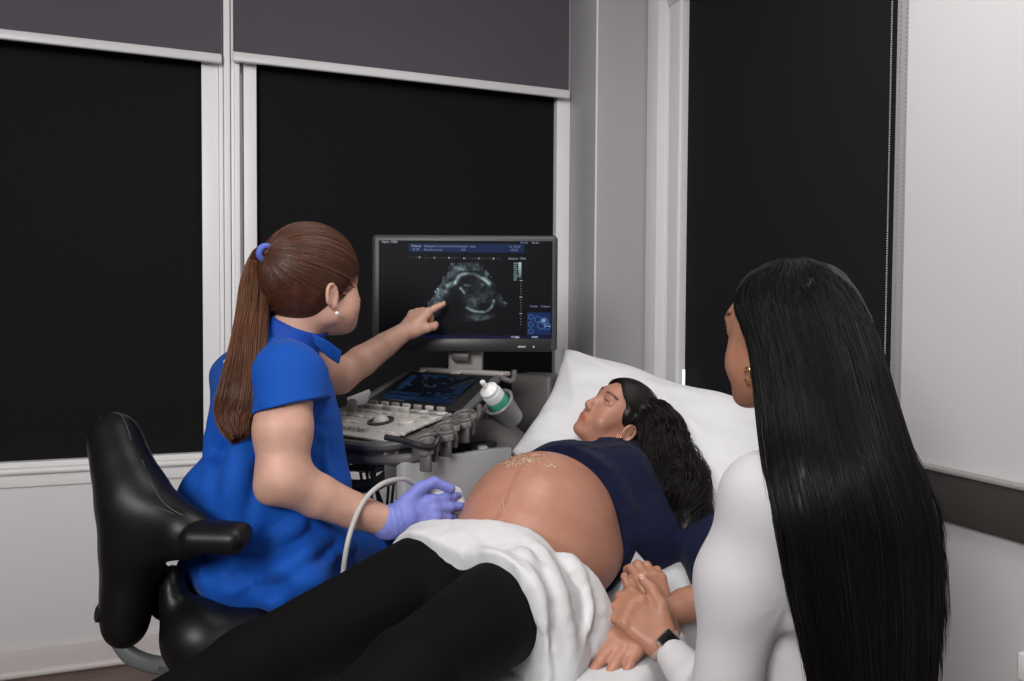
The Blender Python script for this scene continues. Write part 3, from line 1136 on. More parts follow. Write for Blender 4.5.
# white card holder at the far side of the key panel
cd_ = thing('paper_card', M(-.36, .21, zc1), 'white folded paper card standing at the back left of the key console', 'card')
MB().prism([P(347, 399, 2.17), P(370, 390, 2.28), P(374, 402, 2.28), P(353, 413, 2.17)], .02 * C3(-.3, .1, 1), .003).build('card', mat('card_white', (.62, .62, .62), .6), cd_)
kn = MB()
kn.lathe([(.014, 0), (.016, .004), (.013, .03), (.008, .034), (.001, .034)], on_deck(-.335, .14, .006), nrm(dn + .3 * MR), 16)
kn.build('lever', silver, us)

# ================================================================== OFFICE CHAIR (black leather, wrap-round back)
leather = mat('black_leather', (.0042, .0042, .0046), .42, spec=.30, bump=(260, .18, .0008))
ch_base = P(205, 620, 1.58); ch_base[2] = 0
chair = thing('office_chair', ch_base, 'black leather saddle stool with wrap-round backrest, under the woman in blue scrubs', 'chair')
cb = SDF()
for (x, y, r, d0, d1, dx) in ((113, 434, .044, 1.50, 1.72, 4), (121, 462, .050, 1.47, 1.78, 4), (130, 492, .056, 1.45, 1.82, 4), (136, 525, .060, 1.44, 1.84, 2), (133, 560, .056, 1.45, 1.84, 0), (127, 598, .046, 1.46, 1.80, 0), (125, 628, .038, 1.47, 1.76, 0)):
    cb.rc(P(x, y, d0), P(x + dx, y, d1), r, k=.05)
cb.rc(P(140, 500, 1.44), P(182, 528, 1.40), .046, .036, k=.05)
cb.rc(P(140, 540, 1.44), P(180, 542, 1.40), .042, .030, k=.04)
cb.rc(P(168, 512, 1.42), P(205, 536, 1.40), .020, .026, k=.04)
cb.build('backrest', leather, .007, chair, smooth=3)
ar = SDF()
ar.box(P(217, 537, 1.375), (.115, .085, .046), .021, np.array([C3(1, -.04, 0), C3(0, 0, 1), C3(.04, 1, 0)]), k=.01)
ar.rc(P(185, 537, 1.39), P(232, 538, 1.37), .026, .025, k=.02)
ar.build('armrest', leather, .005, chair, smooth=2)
st = SDF()
sc_ = P(246, 640, 1.60)
st.ell(sc_, (.150, .18, .070), k=.03)
st.ell(P(196, 634, 1.475), (.066, .075, .068), k=.05)
st.ell(P(172, 590, 1.50), (.026, .05, .050), k=.04)
st.rc(P(152, 580, 1.56), P(166, 606, 1.55), .040, .030, k=.03)
st.rc(P(215, 642, 1.46), P(262, 640, 1.47), .048, .045, k=.06)
st.rc(P(262, 640, 1.49), P(320, 630, 1.62), .050, .045, k=.06)
st.build('seat', leather, .007, chair, smooth=3)
seam = mat('grey_stitching', (.05, .05, .052), .6)
for path in ([(99, 418), (108, 412), (118, 413), (126, 424), (131, 440)], [(142, 460), (152, 484), (164, 503), (180, 514), (196, 520)], [(150, 506), (162, 509), (174, 514)]):
    q_ = [surf_at(cb, x, y, 1.2, 2.0) for x, y in path]
    q_ = [v for v in q_ if v is not None]
    MB().tube(catmull(q_, 20), .0011, 5).build('stitching', seam, chair)
grey_pl = mat('chair_grey_plastic', (.13, .135, .14), .4)
MB().tube(catmull([P(118, 640, 1.60), P(130, 655, 1.59), P(152, 664, 1.58), P(176, 664, 1.57), P(196, 655, 1.58)], 24), .020, 12, flat=.7).build('back_bracket', grey_pl, chair)
MB().lathe([(.014, 0), (.017, .004), (.017, .016), (.012, .018), (.011, .010), (.001, .010)], P(106, 613, 1.455), C3(-.8, .2, -.6), 18).build('tension_knob', mat('knob_black', (.012, .012, .012), .3), chair)
gl = MB()
gl.lathe([(.026, .12), (.026, .46), (.04, .47), (.04, .53), (.09, .54), (.09, .56)], ch_base, ZZ, 20)
gl.build('gas_lift', grey_pl, chair)
for k in range(5):
    a = 2 * math.pi * k / 5 + .3
    dv = np.array([math.cos(a), math.sin(a), 0])
    lg = MB().tube([ch_base + ZZ * .13, ch_base + dv * .29 + ZZ * .085], [.028, .018], 10).build('base_leg', grey_pl, chair)
    tipp = ch_base + dv * .29
    MB().lathe([(.01, -.012), (.027, -.012), (.03, -.007), (.03, .007), (.027, .012), (.01, .012)], tipp + ZZ * .0305, np.cross(dv, ZZ), 16).build('castor', leather, lg)

# ================================================================== EXAMINATION BED
P0 = P(490, 575, 1.50)                       # middle of the patient's pelvis
A = nrm(np.array([.77, .638, 0])); W = np.array([A[1], -A[0], 0])   # towards the head, towards her left


def B(a, w, z):
    p = P0 + a * A + w * W
    p[2] = z
    return p


ZM = .668                                    # mattress top
sheet_w = mat('white_bed_sheet', (.64, .64, .655), .8, spec=.2, sheen=.05, bump=(140, .12, .002))
pad_g = mat('grey_bed_vinyl', (.30, .31, .325), .45)
bed = thing('examination_bed', B(.0, .03, 0), 'raised examination bed with grey padding and white sheet under the lying woman', 'bed')
bax = np.array([A, -W, ZZ])
MB().rbox(B(-.34, .03, ZM - .05), (1.20, .62, .10), .03, bax, 4).build('seat_pad', pad_g, bed)
ra = math.radians(21)
Ai = A * math.cos(ra) + ZZ * math.sin(ra)
An = -A * math.sin(ra) + ZZ * math.cos(ra)
MB().rbox(B(.28, .03, ZM - .05) + Ai * .36, (.76, .62, .10), .03, np.array([Ai, -W, An]), 4).build('back_pad', pad_g, bed)
fr_m = mat('bed_frame_enamel', (.55, .55, .56), .4)
fb = MB()
fb.rbox(B(-.15, .03, ZM - .13), (1.5, .50, .06), .01, bax)
fb.build('frame', fr_m, bed)
for a in (-.7, .4):
    MB().rbox(B(a, .03, .30), (.12, .30, .50), .02, bax).build('lift_column', fr_m, bed)
MB().rbox(B(-.15, .03, .05), (1.4, .50, .07), .02, bax).build('base', fr_m, bed)
# sheet spread over the pads: thin wavy cloth
na, nw = 120, 60
V = []
for i in range(na):
    a = -.90 + 1.75 * i / (na - 1)
    for j in range(nw):
        t = -1 + 2 * j / (nw - 1)
        w = .03 + t * .335
        zz = ZM + .004
        if a > .27:
            zz += (a - .27) * math.tan(ra) * min(1, (a - .27) / .05) * 1.0
        edge = max(0, abs(t) - .90) / .10
        zz -= .10 * edge ** 2
        zz += .0035 * math.sin(a * 31 + 3 * t) * math.sin(t * 9 + a * 7)
        V.append(B(a, w - .02 * edge * np.sign(t) * 0, zz))
idg = np.arange(na * nw).reshape(na, nw)
Qb = np.stack([idg[1:, :-1], idg[1:, 1:], idg[:-1, 1:], idg[:-1, :-1]], -1).reshape(-1, 4)
shb = add_mesh('bed_sheet', np.array(V), Qb, sheet_w, None, True)
tag(shb, 'white cotton sheet spread over the examination bed under the lying woman', 'sheet')
sm_ = shb.modifiers.new('thick', 'SOLIDIFY'); sm_.thickness = .003; sm_.offset = 1

# ---- pillow
pc = [P(508, 455, 2.13), P(770, 560, 1.74), P(835, 430, 2.00), P(563, 349, 2.44)]   # bottom-left, bottom-right, top-right, top-left
nu, nv = 90, 70
pn = nrm(np.cross(pc[1] - pc[0], pc[3] - pc[0]))
if pn[2] < 0: pn = -pn
top, botm = [], []
for i in range(nu):
    u = -1 + 2 * i / (nu - 1)
    for j in range(nv):
        v = -1 + 2 * j / (nv - 1)
        bu, bv = (u + 1) / 2, (v + 1) / 2
        # edges bow inwards, corners stay out
        inset = .10
        uu = u * (1 - inset * (1 - v * v) * abs(u)) ; vv = v * (1 - inset * (1 - u * u) * abs(v))
        bu, bv = (uu + 1) / 2, (vv + 1) / 2
        p = (1 - bu) * (1 - bv) * pc[0] + bu * (1 - bv) * pc[1] + bu * bv * pc[2] + (1 - bu) * bv * pc[3]
        th = .085 * (max(0, 1 - u ** 4) * max(0, 1 - v ** 4)) ** .5
        wr = .009 * lattice_noise(np.array([[u * 2 + 9, v * 2 + 9, 1.0]]), 2.3, 5)[0] + .0045 * math.sin(9 * (u + v * .6)) + .005 * (1 - abs(math.sin(5 * math.atan2(v - 1.05, u + 1.05)))) ** 3
        wr *= min(1, th / .03)
        top.append(p + pn * (th + wr)); botm.append(p - pn * (th * .8))
nt_ = nu * nv
idg = np.arange(nt_).reshape(nu, nv)
q1 = np.stack([idg[:-1, :-1], idg[1:, :-1], idg[1:, 1:], idg[:-1, 1:]], -1).reshape(-1, 4)
q2 = q1[:, ::-1] + nt_
pil = add_mesh('pillow', np.array(top + botm), np.concatenate([q1, q2]), mat('white_pillow_cotton', (.70, .70, .715), .8, spec=.2, sheen=.05, bump=(120, .12, .002)), None, True)
bmx = bmesh.new(); bmx.from_mesh(pil.data); bmesh.ops.remove_doubles(bmx, verts=bmx.verts, dist=.0008); bmesh.ops.recalc_face_normals(bmx, faces=bmx.faces); bmx.to_mesh(pil.data); bmx.free()
tag(pil, 'large white pillow behind the head of the lying woman', 'pillow')

# ================================================================== PEOPLE: shared builders
def skin_mat(name, c, rough=.48):
    m = mat(name, c, rough, spec=.42, sss=.12, bump=(420, .10, .0006))
    nt = m.node_tree
    b = nt.nodes['Principled BSDF']
    at = nt.nodes.new('ShaderNodeAttribute'); at.attribute_name = 'tint'
    n = nt.nodes.new('ShaderNodeTexNoise'); n.inputs['Scale'].default_value = 28; n.inputs['Detail'].default_value = 5
    tc = nt.nodes.new('ShaderNodeTexCoord'); nt.links.new(tc.outputs['Object'], n.inputs['Vector'])
    mr = nt.nodes.new('ShaderNodeMapRange'); mr.inputs['From Min'].default_value = .3; mr.inputs['From Max'].default_value = .7
    mr.inputs['To Min'].default_value = .90; mr.inputs['To Max'].default_value = 1.06
    nt.links.new(n.outputs['Fac'], mr.inputs['Value'])
    mx = nt.nodes.new('ShaderNodeMix'); mx.data_type = 'RGBA'; mx.blend_type = 'MULTIPLY'; mx.inputs['Factor'].default_value = 1
    mx.inputs['A'].default_value = (*c, 1)
    nt.links.new(at.outputs['Color'], mx.inputs['B'])
    m2 = nt.nodes.new('ShaderNodeMix'); m2.data_type = 'RGBA'; m2.blend_type = 'MULTIPLY'; m2.inputs['Factor'].default_value = 1
    nt.links.new(mx.outputs['Result'], m2.inputs['A']); nt.links.new(mr.outputs['Result'], m2.inputs['B'])
    nt.links.new(m2.outputs['Result'], b.inputs['Base Color'])
    return m


def set_tint(o, fns):
    """skin pigment (lips, blush, lines) as a colour attribute; fns: list of (f(points)->0..1, rgb multiplier)"""
    me = o.data
    v = np.empty(len(me.vertices) * 3, np.float32)
    me.vertices.foreach_get('co', v)
    v = v.reshape(-1, 3) + WLOC[o.name]
    c = np.ones((len(v), 3))
    for fn, rgb in fns:
        w = np.clip(fn(v), 0, 1)[:, None]
        c *= (1 - w) + w * np.array(rgb)
    a = me.color_attributes.new('tint', 'FLOAT_COLOR', 'POINT')
    a.data.foreach_set('color', np.concatenate([c, np.ones((len(v), 1))], 1).astype(np.float32).ravel())


class Head:
    def __init__(s, c, fwd, up, k=1.0):
        s.c = np.asarray(c, float); s.k = k
        s.ax = frame_from(y=fwd, z=up)

    def H(s, x, y, z):
        return s.c + s.k * (np.array([x, y, z]) @ s.ax)

    def loc(s, p):
        return ((p - s.c) @ s.ax.T) / s.k

    def add(s, S, neck, nr=(.050, .056), wide=1.0, nose=1.0, low=1.0):
        k, ax = s.k, s.ax
        H = lambda x, y, z: s.H(x, y, z * low if z < 0 else z)
        e = lambda c, r, kk=.02, sub=False: S.ell(H(*c), np.array(r) * k, ax, kk * k, sub)
        r = lambda a, b, r1, r2, kk=.02: S.rc(H(*a), H(*b), r1 * k, r2 * k, kk * k)
        e((0, -.002, .045), (.073, .097, .082))
        e((0, .040, -.018), (.060 * wide, .054, .074), .03)
        for g in (-1, 1):
            e((g * .036, .056, -.026), (.028, .026, .032), .022)
            r((g * .050, .010, -.050), (g * .020, .064, -.078), .020, .019, .026)
        e((0, .078, -.082), (.021, .017, .017), .016)
        r((-.030, .080, .048), (.030, .080, .048), .012, .012, .018)
        for g in (-1, 1):
            e((g * .032, .097, .030), (.017, .014, .010), .012, True)
        ny = lambda y: .092 + (y - .092) * nose
        r((0, .088, .038), (0, ny(.1085), -.002), .0075, .0095, .013)
        e((0, ny(.1095), -.011), (.0115, .0125, .0105), .009)
        for g in (-1, 1):
            e((g * .0115, .100, -.0155), (.0078, .0105, .0078), .006)
            e((g * .0065, ny(.1065), -.0235), (.0042, .005, .004), .003, True)
        e((0, .083, -.045), (.027, .017, .023), .016)
        for a, b in zip([(-.023, .084, -.0475), (-.008, .0985, -.0425), (0, .0985, -.0440), (.008, .0985, -.0425)], [(-.008, .0985, -.0425), (0, .0985, -.0440), (.008, .0985, -.0425), (.023, .084, -.0475)]):
            r(a, b, .0046, .0046, .005)
        for a, b in zip([(-.021, .084, -.0510), (0, .0965, -.0540)], [(0, .0965, -.0540), (.021, .084, -.0510)]):
            r(a, b, .0056, .0056, .005)
        for g in (-1, 1):
            u = [(g * .018, .0815, .031), (g * .026, .0885, .0355), (g * .034, .0875, .0365), (g * .045, .077, .031)]
            d = [(g * .018, .0815, .029), (g * .028, .0865, .0245), (g * .036, .0850, .0250), (g * .045, .077, .030)]
            for L, rr in ((u, .0032), (d, .0026)):
                for a, b in zip(L[:-1], L[1:]):
                    r(a, b, rr, rr, .004)
            # ear: a disc, a rolled rim, the bowl and the lobe
            xe = lambda yy: g * (.0785 - .32 * (yy + .008))
            e((g * .0775, -.008, .002), (.0055, .0145, .024), .010)
            ring = []
            for t in np.linspace(-60, 215, 12):
                a_ = math.radians(t)
                yy, zz = -.0085 - .0150 * math.cos(a_) * (1 if math.cos(a_) < 0 else 1.05), .003 + .0255 * math.sin(a_)
                ring.append((xe(yy) + g * .0025, yy, zz))
            for a_, b_ in zip(ring[:-1], ring[1:]):
                r(a_, b_, .0036, .0036, .004)
            e((g * .0865, -.004, .001), (.0075, .0072, .0125), .005, True)
            e((g * .0765, -.003, -.0245), (.0062, .0078, .0082), .006)
        S.rc(H(0, -.020, -.030), neck, nr[0], nr[1], .03)

    def tints(s, lip=(.80, .48, .46)):
        def lips(p):
            q = s.loc(p)
            up = np.exp(-(((q[:, 2] + .0440 + .08 * np.abs(q[:, 0])) / .0050) ** 2)) + np.exp(-(((q[:, 2] + .0535 - .10 * np.abs(q[:, 0])) / .0060) ** 2))
            return np.clip(up * 1.3, 0, 1) * (q[:, 1] > .080) * np.clip((.025 - np.abs(q[:, 0])) / .005, 0, 1)

        def blush(p):
            q = s.loc(p)
            return .6 * np.exp(-(((np.abs(q[:, 0]) - .045) / .02) ** 2 + ((q[:, 2] + .018) / .02) ** 2)) * (q[:, 1] > .02)

        def brow(p):
            q = s.loc(p)
            zc = .0505 + .006 * np.sin(np.clip((np.abs(q[:, 0]) - .012) / .036, 0, 1) * 2.3)
            return np.clip(1.2 * np.exp(-(((q[:, 2] - zc) / .0036) ** 2)), 0, 1) * (np.abs(q[:, 0]) > .012) * (np.abs(q[:, 0]) < .050) * (q[:, 1] > .05)

        def lash(p):
            q = s.loc(p)
            return np.exp(-(((q[:, 2] - .0340) / .0022) ** 2)) * (np.abs(np.abs(q[:, 0]) - .032) < .014) * (q[:, 1] > .070) * .8
        return [(lips, lip), (blush, (1.0, .84, .80)), (brow, (.16, .12, .11)), (lash, (.25, .2, .2))]

    def eyes(s, parent, iris, look=(0, 0)):
        w = mat('eye_white', (.62, .60, .58), .2, spec=.6)
        dk = mat(iris[0], iris[1], .15, spec=.6)
        for g in (-1, 1):
            c = s.H(g * .0315, .0748, .0300)
            eb = MB().sphere(c, .0122 * s.k, seg=20, rings=14).build('eye', w, parent)
            d = nrm(np.array([look[0], 1, look[1]]) @ s.ax)
            MB().sphere(c + d * .0085 * s.k, .0058 * s.k, seg=16, rings=10).build('iris', dk, eb)


FING = {'index': (.0265, .088, .072, .0086), 'middle': (.0075, .092, .080, .0088), 'ring': (-.0115, .088, .074, .0083), 'little': (-.0285, .080, .058, .0073)}


def hand(S, wrist, y, n, left, bends, spread=None, thumb=None, s=1.0, k=.012, rwrist=.026, fat=1.0):
    """adds a palm, four separate bent fingers and a thumb; returns tip positions and a local->world function"""
    ax = frame_from(y=y, z=n)
    sg = 1.0 if left else -1.0
    L = lambda x, yy, z: np.asarray(wrist) + s * (np.array([sg * x, yy, z]) @ ax)
    tips = {}
    for i, (nm, (xk, yk, ln, rr)) in enumerate(FING.items()):
        rr *= fat
        S.rc(L(xk * .55, .008, -.004), L(xk, yk, -.002), .0155 * s * fat, (.0125 if i < 3 else .0115) * s * fat, k=k * s)
        S.ell(L(xk, yk, .0035), np.array([.0085, .010, .0095]) * s * fat, ax, k=.006 * s)
    S.ell(L(.012, .036, -.013), np.array([.022, .034, .015]) * s * fat, ax, k=.012 * s)
    S.ell(L(-.020, .040, -.010), np.array([.015, .036, .014]) * s * fat, ax, k=.012 * s)
    for nm, (xk, yk, ln, rr) in FING.items():
        rr *= fat
        b = bends[nm]
        sp = math.radians((spread or {}).get(nm, {'index': 5, 'middle': 1, 'ring': -4, 'little': -10}[nm]))
        p = np.array([xk, yk, 0.0])
        ang = 0
        pts = [L(*p)]; rs = [rr * 1.12 * s]
        for seg, fr_ in enumerate((.46, .30, .24)):
            ang += math.radians(b[seg])
            d = np.array([math.sin(sp) * math.cos(ang), math.cos(sp) * math.cos(ang), -math.sin(ang)])
            p = p + d * ln * fr_
            pts.append(L(*p)); rs.append(rr * s * (1.04, .97, .84)[seg])
        for j in range(3):
            S.rc(pts[j], pts[j + 1], rs[j], rs[j + 1], k=.0045 * s if j else .009 * s)
        tips[nm] = (pts, rs)
    th = thumb or [(.018, .020, -.010), (.040, .050, -.014), (.050, .080, -.012), (.052, .104, -.010)]
    tp_ = [L(*q_) for q_ in th]
    rs = [.0165 * s * fat, .0125 * s * fat, .0105 * s * fat, .0088 * s * fat]
    for j in range(3):
        S.rc(tp_[j], tp_[j + 1], rs[j], rs[j + 1], k=(.012, .006, .005)[j] * s)
    tips['thumb'] = (tp_, rs)
    return tips, L, ax


def nails(name, tips, ax, m, parent, which=('thumb', 'index', 'middle', 'ring', 'little'), up=None):
    for nm in which:
        pts, rs = tips[nm]
        d = nrm(pts[-1] - pts[-2])
        n = ax[2] if up is None or nm not in up else up[nm]
        n = nrm(n - d * (n @ d))
        xx = np.cross(d, n)
        r = rs[-1]
        MB().sphere(pts[-1] + d * r * .25 + n * r * .78, (r * .62, r * .85, r * .26), np.array([xx, d, n]), 12, 8).build(name, m, parent)


def bundle(center, radii, N, M_=26, seed=0, wave=0.0, freq=3.0, flat=None, ends=.08, fill=.55):
    """N strand paths following a centre line; radii (K,) or (K,2) across; flat: preferred normal"""
    rs = np.random.RandomState(seed)
    c = catmull(center, M_)
    rad = np.asarray(radii, float)
    if rad.ndim == 1: rad = np.stack([rad, rad], 1)
    rr = catmull(rad, M_)
    t = np.gradient(c, axis=0); t /= np.linalg.norm(t, axis=1, keepdims=True)
    ref = np.asarray(flat if flat is not None else [.3, .2, .9], float)
    n1 = ref - t * (t @ ref)[:, None]; n1 /= np.linalg.norm(n1, axis=1, keepdims=True)
    n2 = np.cross(t, n1)
    th = rs.rand(N) * 2 * math.pi
    rho = fill + (1 - fill) * rs.rand(N) ** .6
    s = np.linspace(0, 1, M_)
    out = np.zeros((N, M_, 3))
    ph = rs.rand(N, 4) * 2 * math.pi
    cl = rs.randint(0, 9, N)
    phc = rs.rand(9, 2) * 2 * math.pi
    for i in range(N):
        drift = .14 * np.sin(2.2 * s + ph[i, 0])
        u = rho[i] * np.cos(th[i] + drift); v = rho[i] * np.sin(th[i] + drift)
        w1 = wave * np.sin(2 * math.pi * freq * s + phc[cl[i], 0] + .5 * ph[i, 1] / 6) * np.minimum(1, s * 3)
        w2 = wave * np.cos(2 * math.pi * freq * s + phc[cl[i], 1] + .5 * ph[i, 2] / 6) * np.minimum(1, s * 3)
        e = ends * rs.randn()
        sc = np.interp(np.clip(s * (1 - abs(e)), 0, 1), s, np.arange(M_))
        i0 = np.floor(sc).astype(int); i1 = np.minimum(i0 + 1, M_ - 1); f = (sc - i0)[:, None]
        base = lambda a: a[i0] * (1 - f) + a[i1] * f
        out[i] = base(c) + base(n1) * (base(rr)[:, :1] * u[:, None] + w1[:, None]) + base(n2) * (base(rr)[:, 1:] * v[:, None] + w2[:, None])
    return out


_rc = np.random.RandomState(2)


def cap_paths(head, C_, R_, tie_local, starts, lift=1.0, n=18):
    t = (tie_local - C_) / R_; t = t / np.linalg.norm(t)
    out = []
    for s in starts:
        a = (s - C_) / R_; a = a / np.linalg.norm(a)
        om = math.acos(np.clip(a @ t, -1, 1))
        L = []
        for u in np.linspace(0, 1, n):
            v = (math.sin((1 - u) * om) * a + math.sin(u * om) * t) / max(math.sin(om), 1e-3)
            L.append(head.H(*(C_ + v * R_ * (lift + .006 * _rc.randn() * .15))))
        out.append(L)
    return out


# ================================================================== THE LYING PATIENT
skin_p = skin_mat('skin_olive', (.45, .215, .145), .42)
pat = thing('person', B(.1, .0, ZM), 'pregnant woman lying on the bed, bare belly, navy top, dark wavy hair, gold earring, looking at the monitor', 'person')
pat['label'] = 'pregnant woman lying on the bed in navy top, bare belly, looking up at the monitor'
_hf, _hu = C3(-.72, .604, -.342), C3(.643, .766, .0)
hp = Head(P(625, 431, 1.955) + .073 * .89 * frame_from(y=_hf, z=_hu)[0], _hf, _hu, .89)
S = SDF()
Wt = lambda a, w, z: B(a, w, z)
axA = np.array([A, W, ZZ]); axI = np.array([Ai, W, An])
S.ell(B(.20, 0, .755), (.26, .165, .085), axA, .03)
S.ell(B(.0, 0, .765), (.15, .180, .10), axA, .05)
belly_c = B(.212, -.006, .802)
S.ell(belly_c, (.200, .170, .180), axA, .05)
S.ell(B(.48, 0, .845), (.20, .155, .095), axI, .05)
for g in (-1, 1):
    S.rc(B(-.02, g * .095, .765), B(-.45, g * .155, .79 if g > 0 else .725), .085, .056, .03)
    S.rc(B(-.45, g * .155, .79 if g > 0 else .725), B(-.86, g * .13, .715), .054, .034, .02)
    S.rc(B(-.86, g * .13, .715), B(-.90, g * .13, .80), .036, .03, .02)
    S.rc(B(.58, 0, .875), B(.61, g * .165, .865), .06, .055, .03)
hp.add(S, B(.64, 0, .900), (.050, .060), nose=.82)
# her left arm: under the navy sleeve, then bare to the hand on the white drape
elb = P(722, 592, 1.58)
wri = P(650, 618, 1.40)
S.rc(B(.61, .165, .865), elb, .046, .038, .03)
S.chain([elb, elb * .45 + wri * .55, wri], [.036, .032, .0235], .02)
hd = nrm(P(586, 678, 1.292) - wri)
tipsP, LP_, axP = hand(S, wri, hd, C3(-.18, .80, -.56), True,
                       {'index': (8, 16, 10), 'middle': (6, 16, 10), 'ring': (8, 18, 10), 'little': (10, 18, 10)},
                       spread={'index': 8, 'middle': 1, 'ring': -6, 'little': -13}, s=.97, fat=1.10,
                       thumb=[(.018, .018, -.012), (.038, .046, -.022), (.044, .074, -.030), (.040, .096, -.036)])
# her right arm, behind the belly
e2, w2_ = B(.42, -.25, .76), B(.27, -.215, .745)
S.rc(B(.61, -.165, .865), e2, .045, .036, .03)
S.rc(e2, w2_, .034, .024, .02)
hand(S, w2_, -A + .2 * W, C3(-.4, .9, 0), False, {f_: (20, 25, 15) for f_ in FING}, s=.93)
S.ell(belly_c + .178 * ZZ + A * (-.02), (.010, .010, .006), axA, .008, True)    # navel dimple
S_patient = S
body_p = S.build('body', skin_p, .0031, pat, smooth=2)


def linea(p):
    q = (p - P0)
    w = q @ W; a = q @ A
    return .55 * np.exp(-((w - .004 * np.sin(a * 30)) / .0042) ** 2) * (a > .0) * (a < .36) * (p[:, 2] > .8)


set_tint(body_p, hp.tints((.90, .58, .56)) + [(linea, (.74, .62, .58))])
hp.eyes(pat, ('iris_brown', (.05, .028, .018)), (.0, .25))
nails('fingernail', tipsP, axP, mat('nail_rose', (.50, .26, .22), .25), body_p)

# leggings
S = SDF()
S.ell(B(.0, 0, .765), (.155, .192, .112), axA, .05)
for g in (-1, 1):
    zk = .79 if g > 0 else .725
    S.rc(B(-.02, g * .095, .765), B(-.45, g * .155, zk), .098, .066, .03)
    S.rc(B(-.45, g * .155, zk), B(-.86, g * .13, .715), .063, .042, .02)
_wn = nrm(A * .93 + ZZ * .36 - W * .05)
S.cut(P(505, 559, 1.475) - .022 * _wn, _wn)
S.disp(lambda p: .004 * lattice_noise(p @ np.array([A * 9, W * 22, ZZ * 22]).T + 40, 1, 3))
black_fab = mat('black_legging_jersey', (.0034, .0033, .0031), .8, spec=.10, sheen=.0, bump=(500, .12, .0006))
S.build('leggings', black_fab, .0055, pat, smooth=2)

# navy top
S = SDF()
S.ell(B(.47, 0, .845), (.215, .182, .112), axI, .05)
for g in (-1, 1):
    S.ell(B(.415, g * .080, .897), (.095, .085, .056), axI, .05)
    S.rc(B(.58, 0, .868), B(.615, g * .165, .862), .070, .066, .04)
S.ell(B(.30, -.004, .800), (.16, .184, .188), axA, .04)
S.ell(B(.46, .175, .775), (.14, .085, .10), axA, .05)
S.rc(B(.615, .168, .866), B(.615, .168, .866) * .10 + elb * .90, .064, .056, .03)
S.rc(B(.615, -.168, .866), B(.44, -.25, .765), .062, .05, .03)
hemo, hemn = B(.318, 0, .90), -(A * .95 - ZZ * .18 + W * .05)
S.cut(hemo, hemn)
S.ell(hp.H(0, -.010, -.105), (.085, .085, .060), hp.ax, .012, True)       # neck opening
S.disp(lambda p: .0055 * lattice_noise(p @ np.array([A * 16, W * 10, ZZ * 16]).T + 60, 1, 8) + .002 * lattice_noise(p * 60 + 90, 1, 9))
S_top = S
navy = mat('navy_cotton', (.0055, .0080, .030), .85, spec=.15, sheen=.04, bump=(600, .15, .0006))
S.build('navy_top', navy, .0045, pat, smooth=2)

# hair: shell, wavy lock falling over her left shoulder
hair_dk = mat('hair_black_brown', (.0075, .0052, .0045), .42, spec=.32, aniso=.4)
S = SDF()
S.ell(hp.H(0, -.008, .048), (.072, .095, .080), hp.ax, .02)
S.ell(hp.H(0, -.045, .00), (.068, .060, .078), hp.ax, .03)
S.cut(hp.c + .006 * nrm(np.array([0, .80, -.60]) @ hp.ax), np.array([0, .80, -.60]) @ hp.ax, .012)
S.ell(hp.H(-.083, .004, -.014), (.022, .024, .026), hp.ax, .012, True)
S.ell(hp.H(.083, .004, -.010), (.022, .026, .030), hp.ax, .012, True)
lock = np.array([hp.H(-.045, -.060, .070), P(655, 418, 1.96), P(668, 446, 1.90), P(681, 474, 1.82), P(690, 500, 1.76), P(685, 535, 1.71)])
lr = np.array([.032, .046, .052, .052, .046, .016])
for i in range(5):
    S.rc(lock[i], lock[i + 1], lr[i] * .78, lr[i + 1] * .78, .03)
S.disp(lambda p: .006 * lattice_noise(p * 34 + 30, 1, 12) + .0025 * lattice_noise(p * 90 + 70, 1, 13))
hair_p = S.build('hair', hair_dk, .0042, pat, smooth=2)
strands('hair_strands', bundle(lock, lr * 1.02, 900, 34, 5, wave=.012, freq=2.7, fill=.75, ends=.06), .0011, hair_dk, hair_p)
# strands combed from the hairline over the crown
rs_ = np.random.RandomState(8)
pp = []
for i in range(900):
    w_ = rs_.rand() * .88
    if i % 3:
        x0 = -(.008 + .072 * min(1, w_ * 1.25)) + rs_.randn() * .004
        st_ = np.array([x0, .062 - .066 * w_ + rs_.randn() * .005, .104 - .080 * w_ + rs_.randn() * .005])
    else:
        x0 = rs_.uniform(-.03, .066)
        st_ = np.array([x0, .056 + rs_.randn() * .006, .100 - 8 * x0 * x0])
    if st_[1] > .028 and st_[2] < .056: continue
    pp.append(st_)
pp = cap_paths(hp, np.array([0, -.008, .048]), np.array([.0850, .112, .0950]), np.array([-.062, -.075, .030]), pp, 1.0)
pp = [q for q in pp if not any(l[1] > .010 and l[2] < .066 - .3 * l[1] + .25 * max(0, l[1] - .03) for l in hp.loc(np.array(q)))]
strands('hair_strands', pp, .0009, hair_dk, hair_p)
gold = mat('gold_jewellery', (.75, .48, .20), .25, metal=1.0)
er = MB()
ep = hp.H(-.088, .006, -.022)
er.sphere(ep, .0042)
er.tube([ep + np.array([0, 0, -.006]), ep + np.array([0, 0, -.028])], .0016, 6)
er.sphere(ep + np.array([0, 0, -.030]), .0032)
er.build('earring', gold, pat)

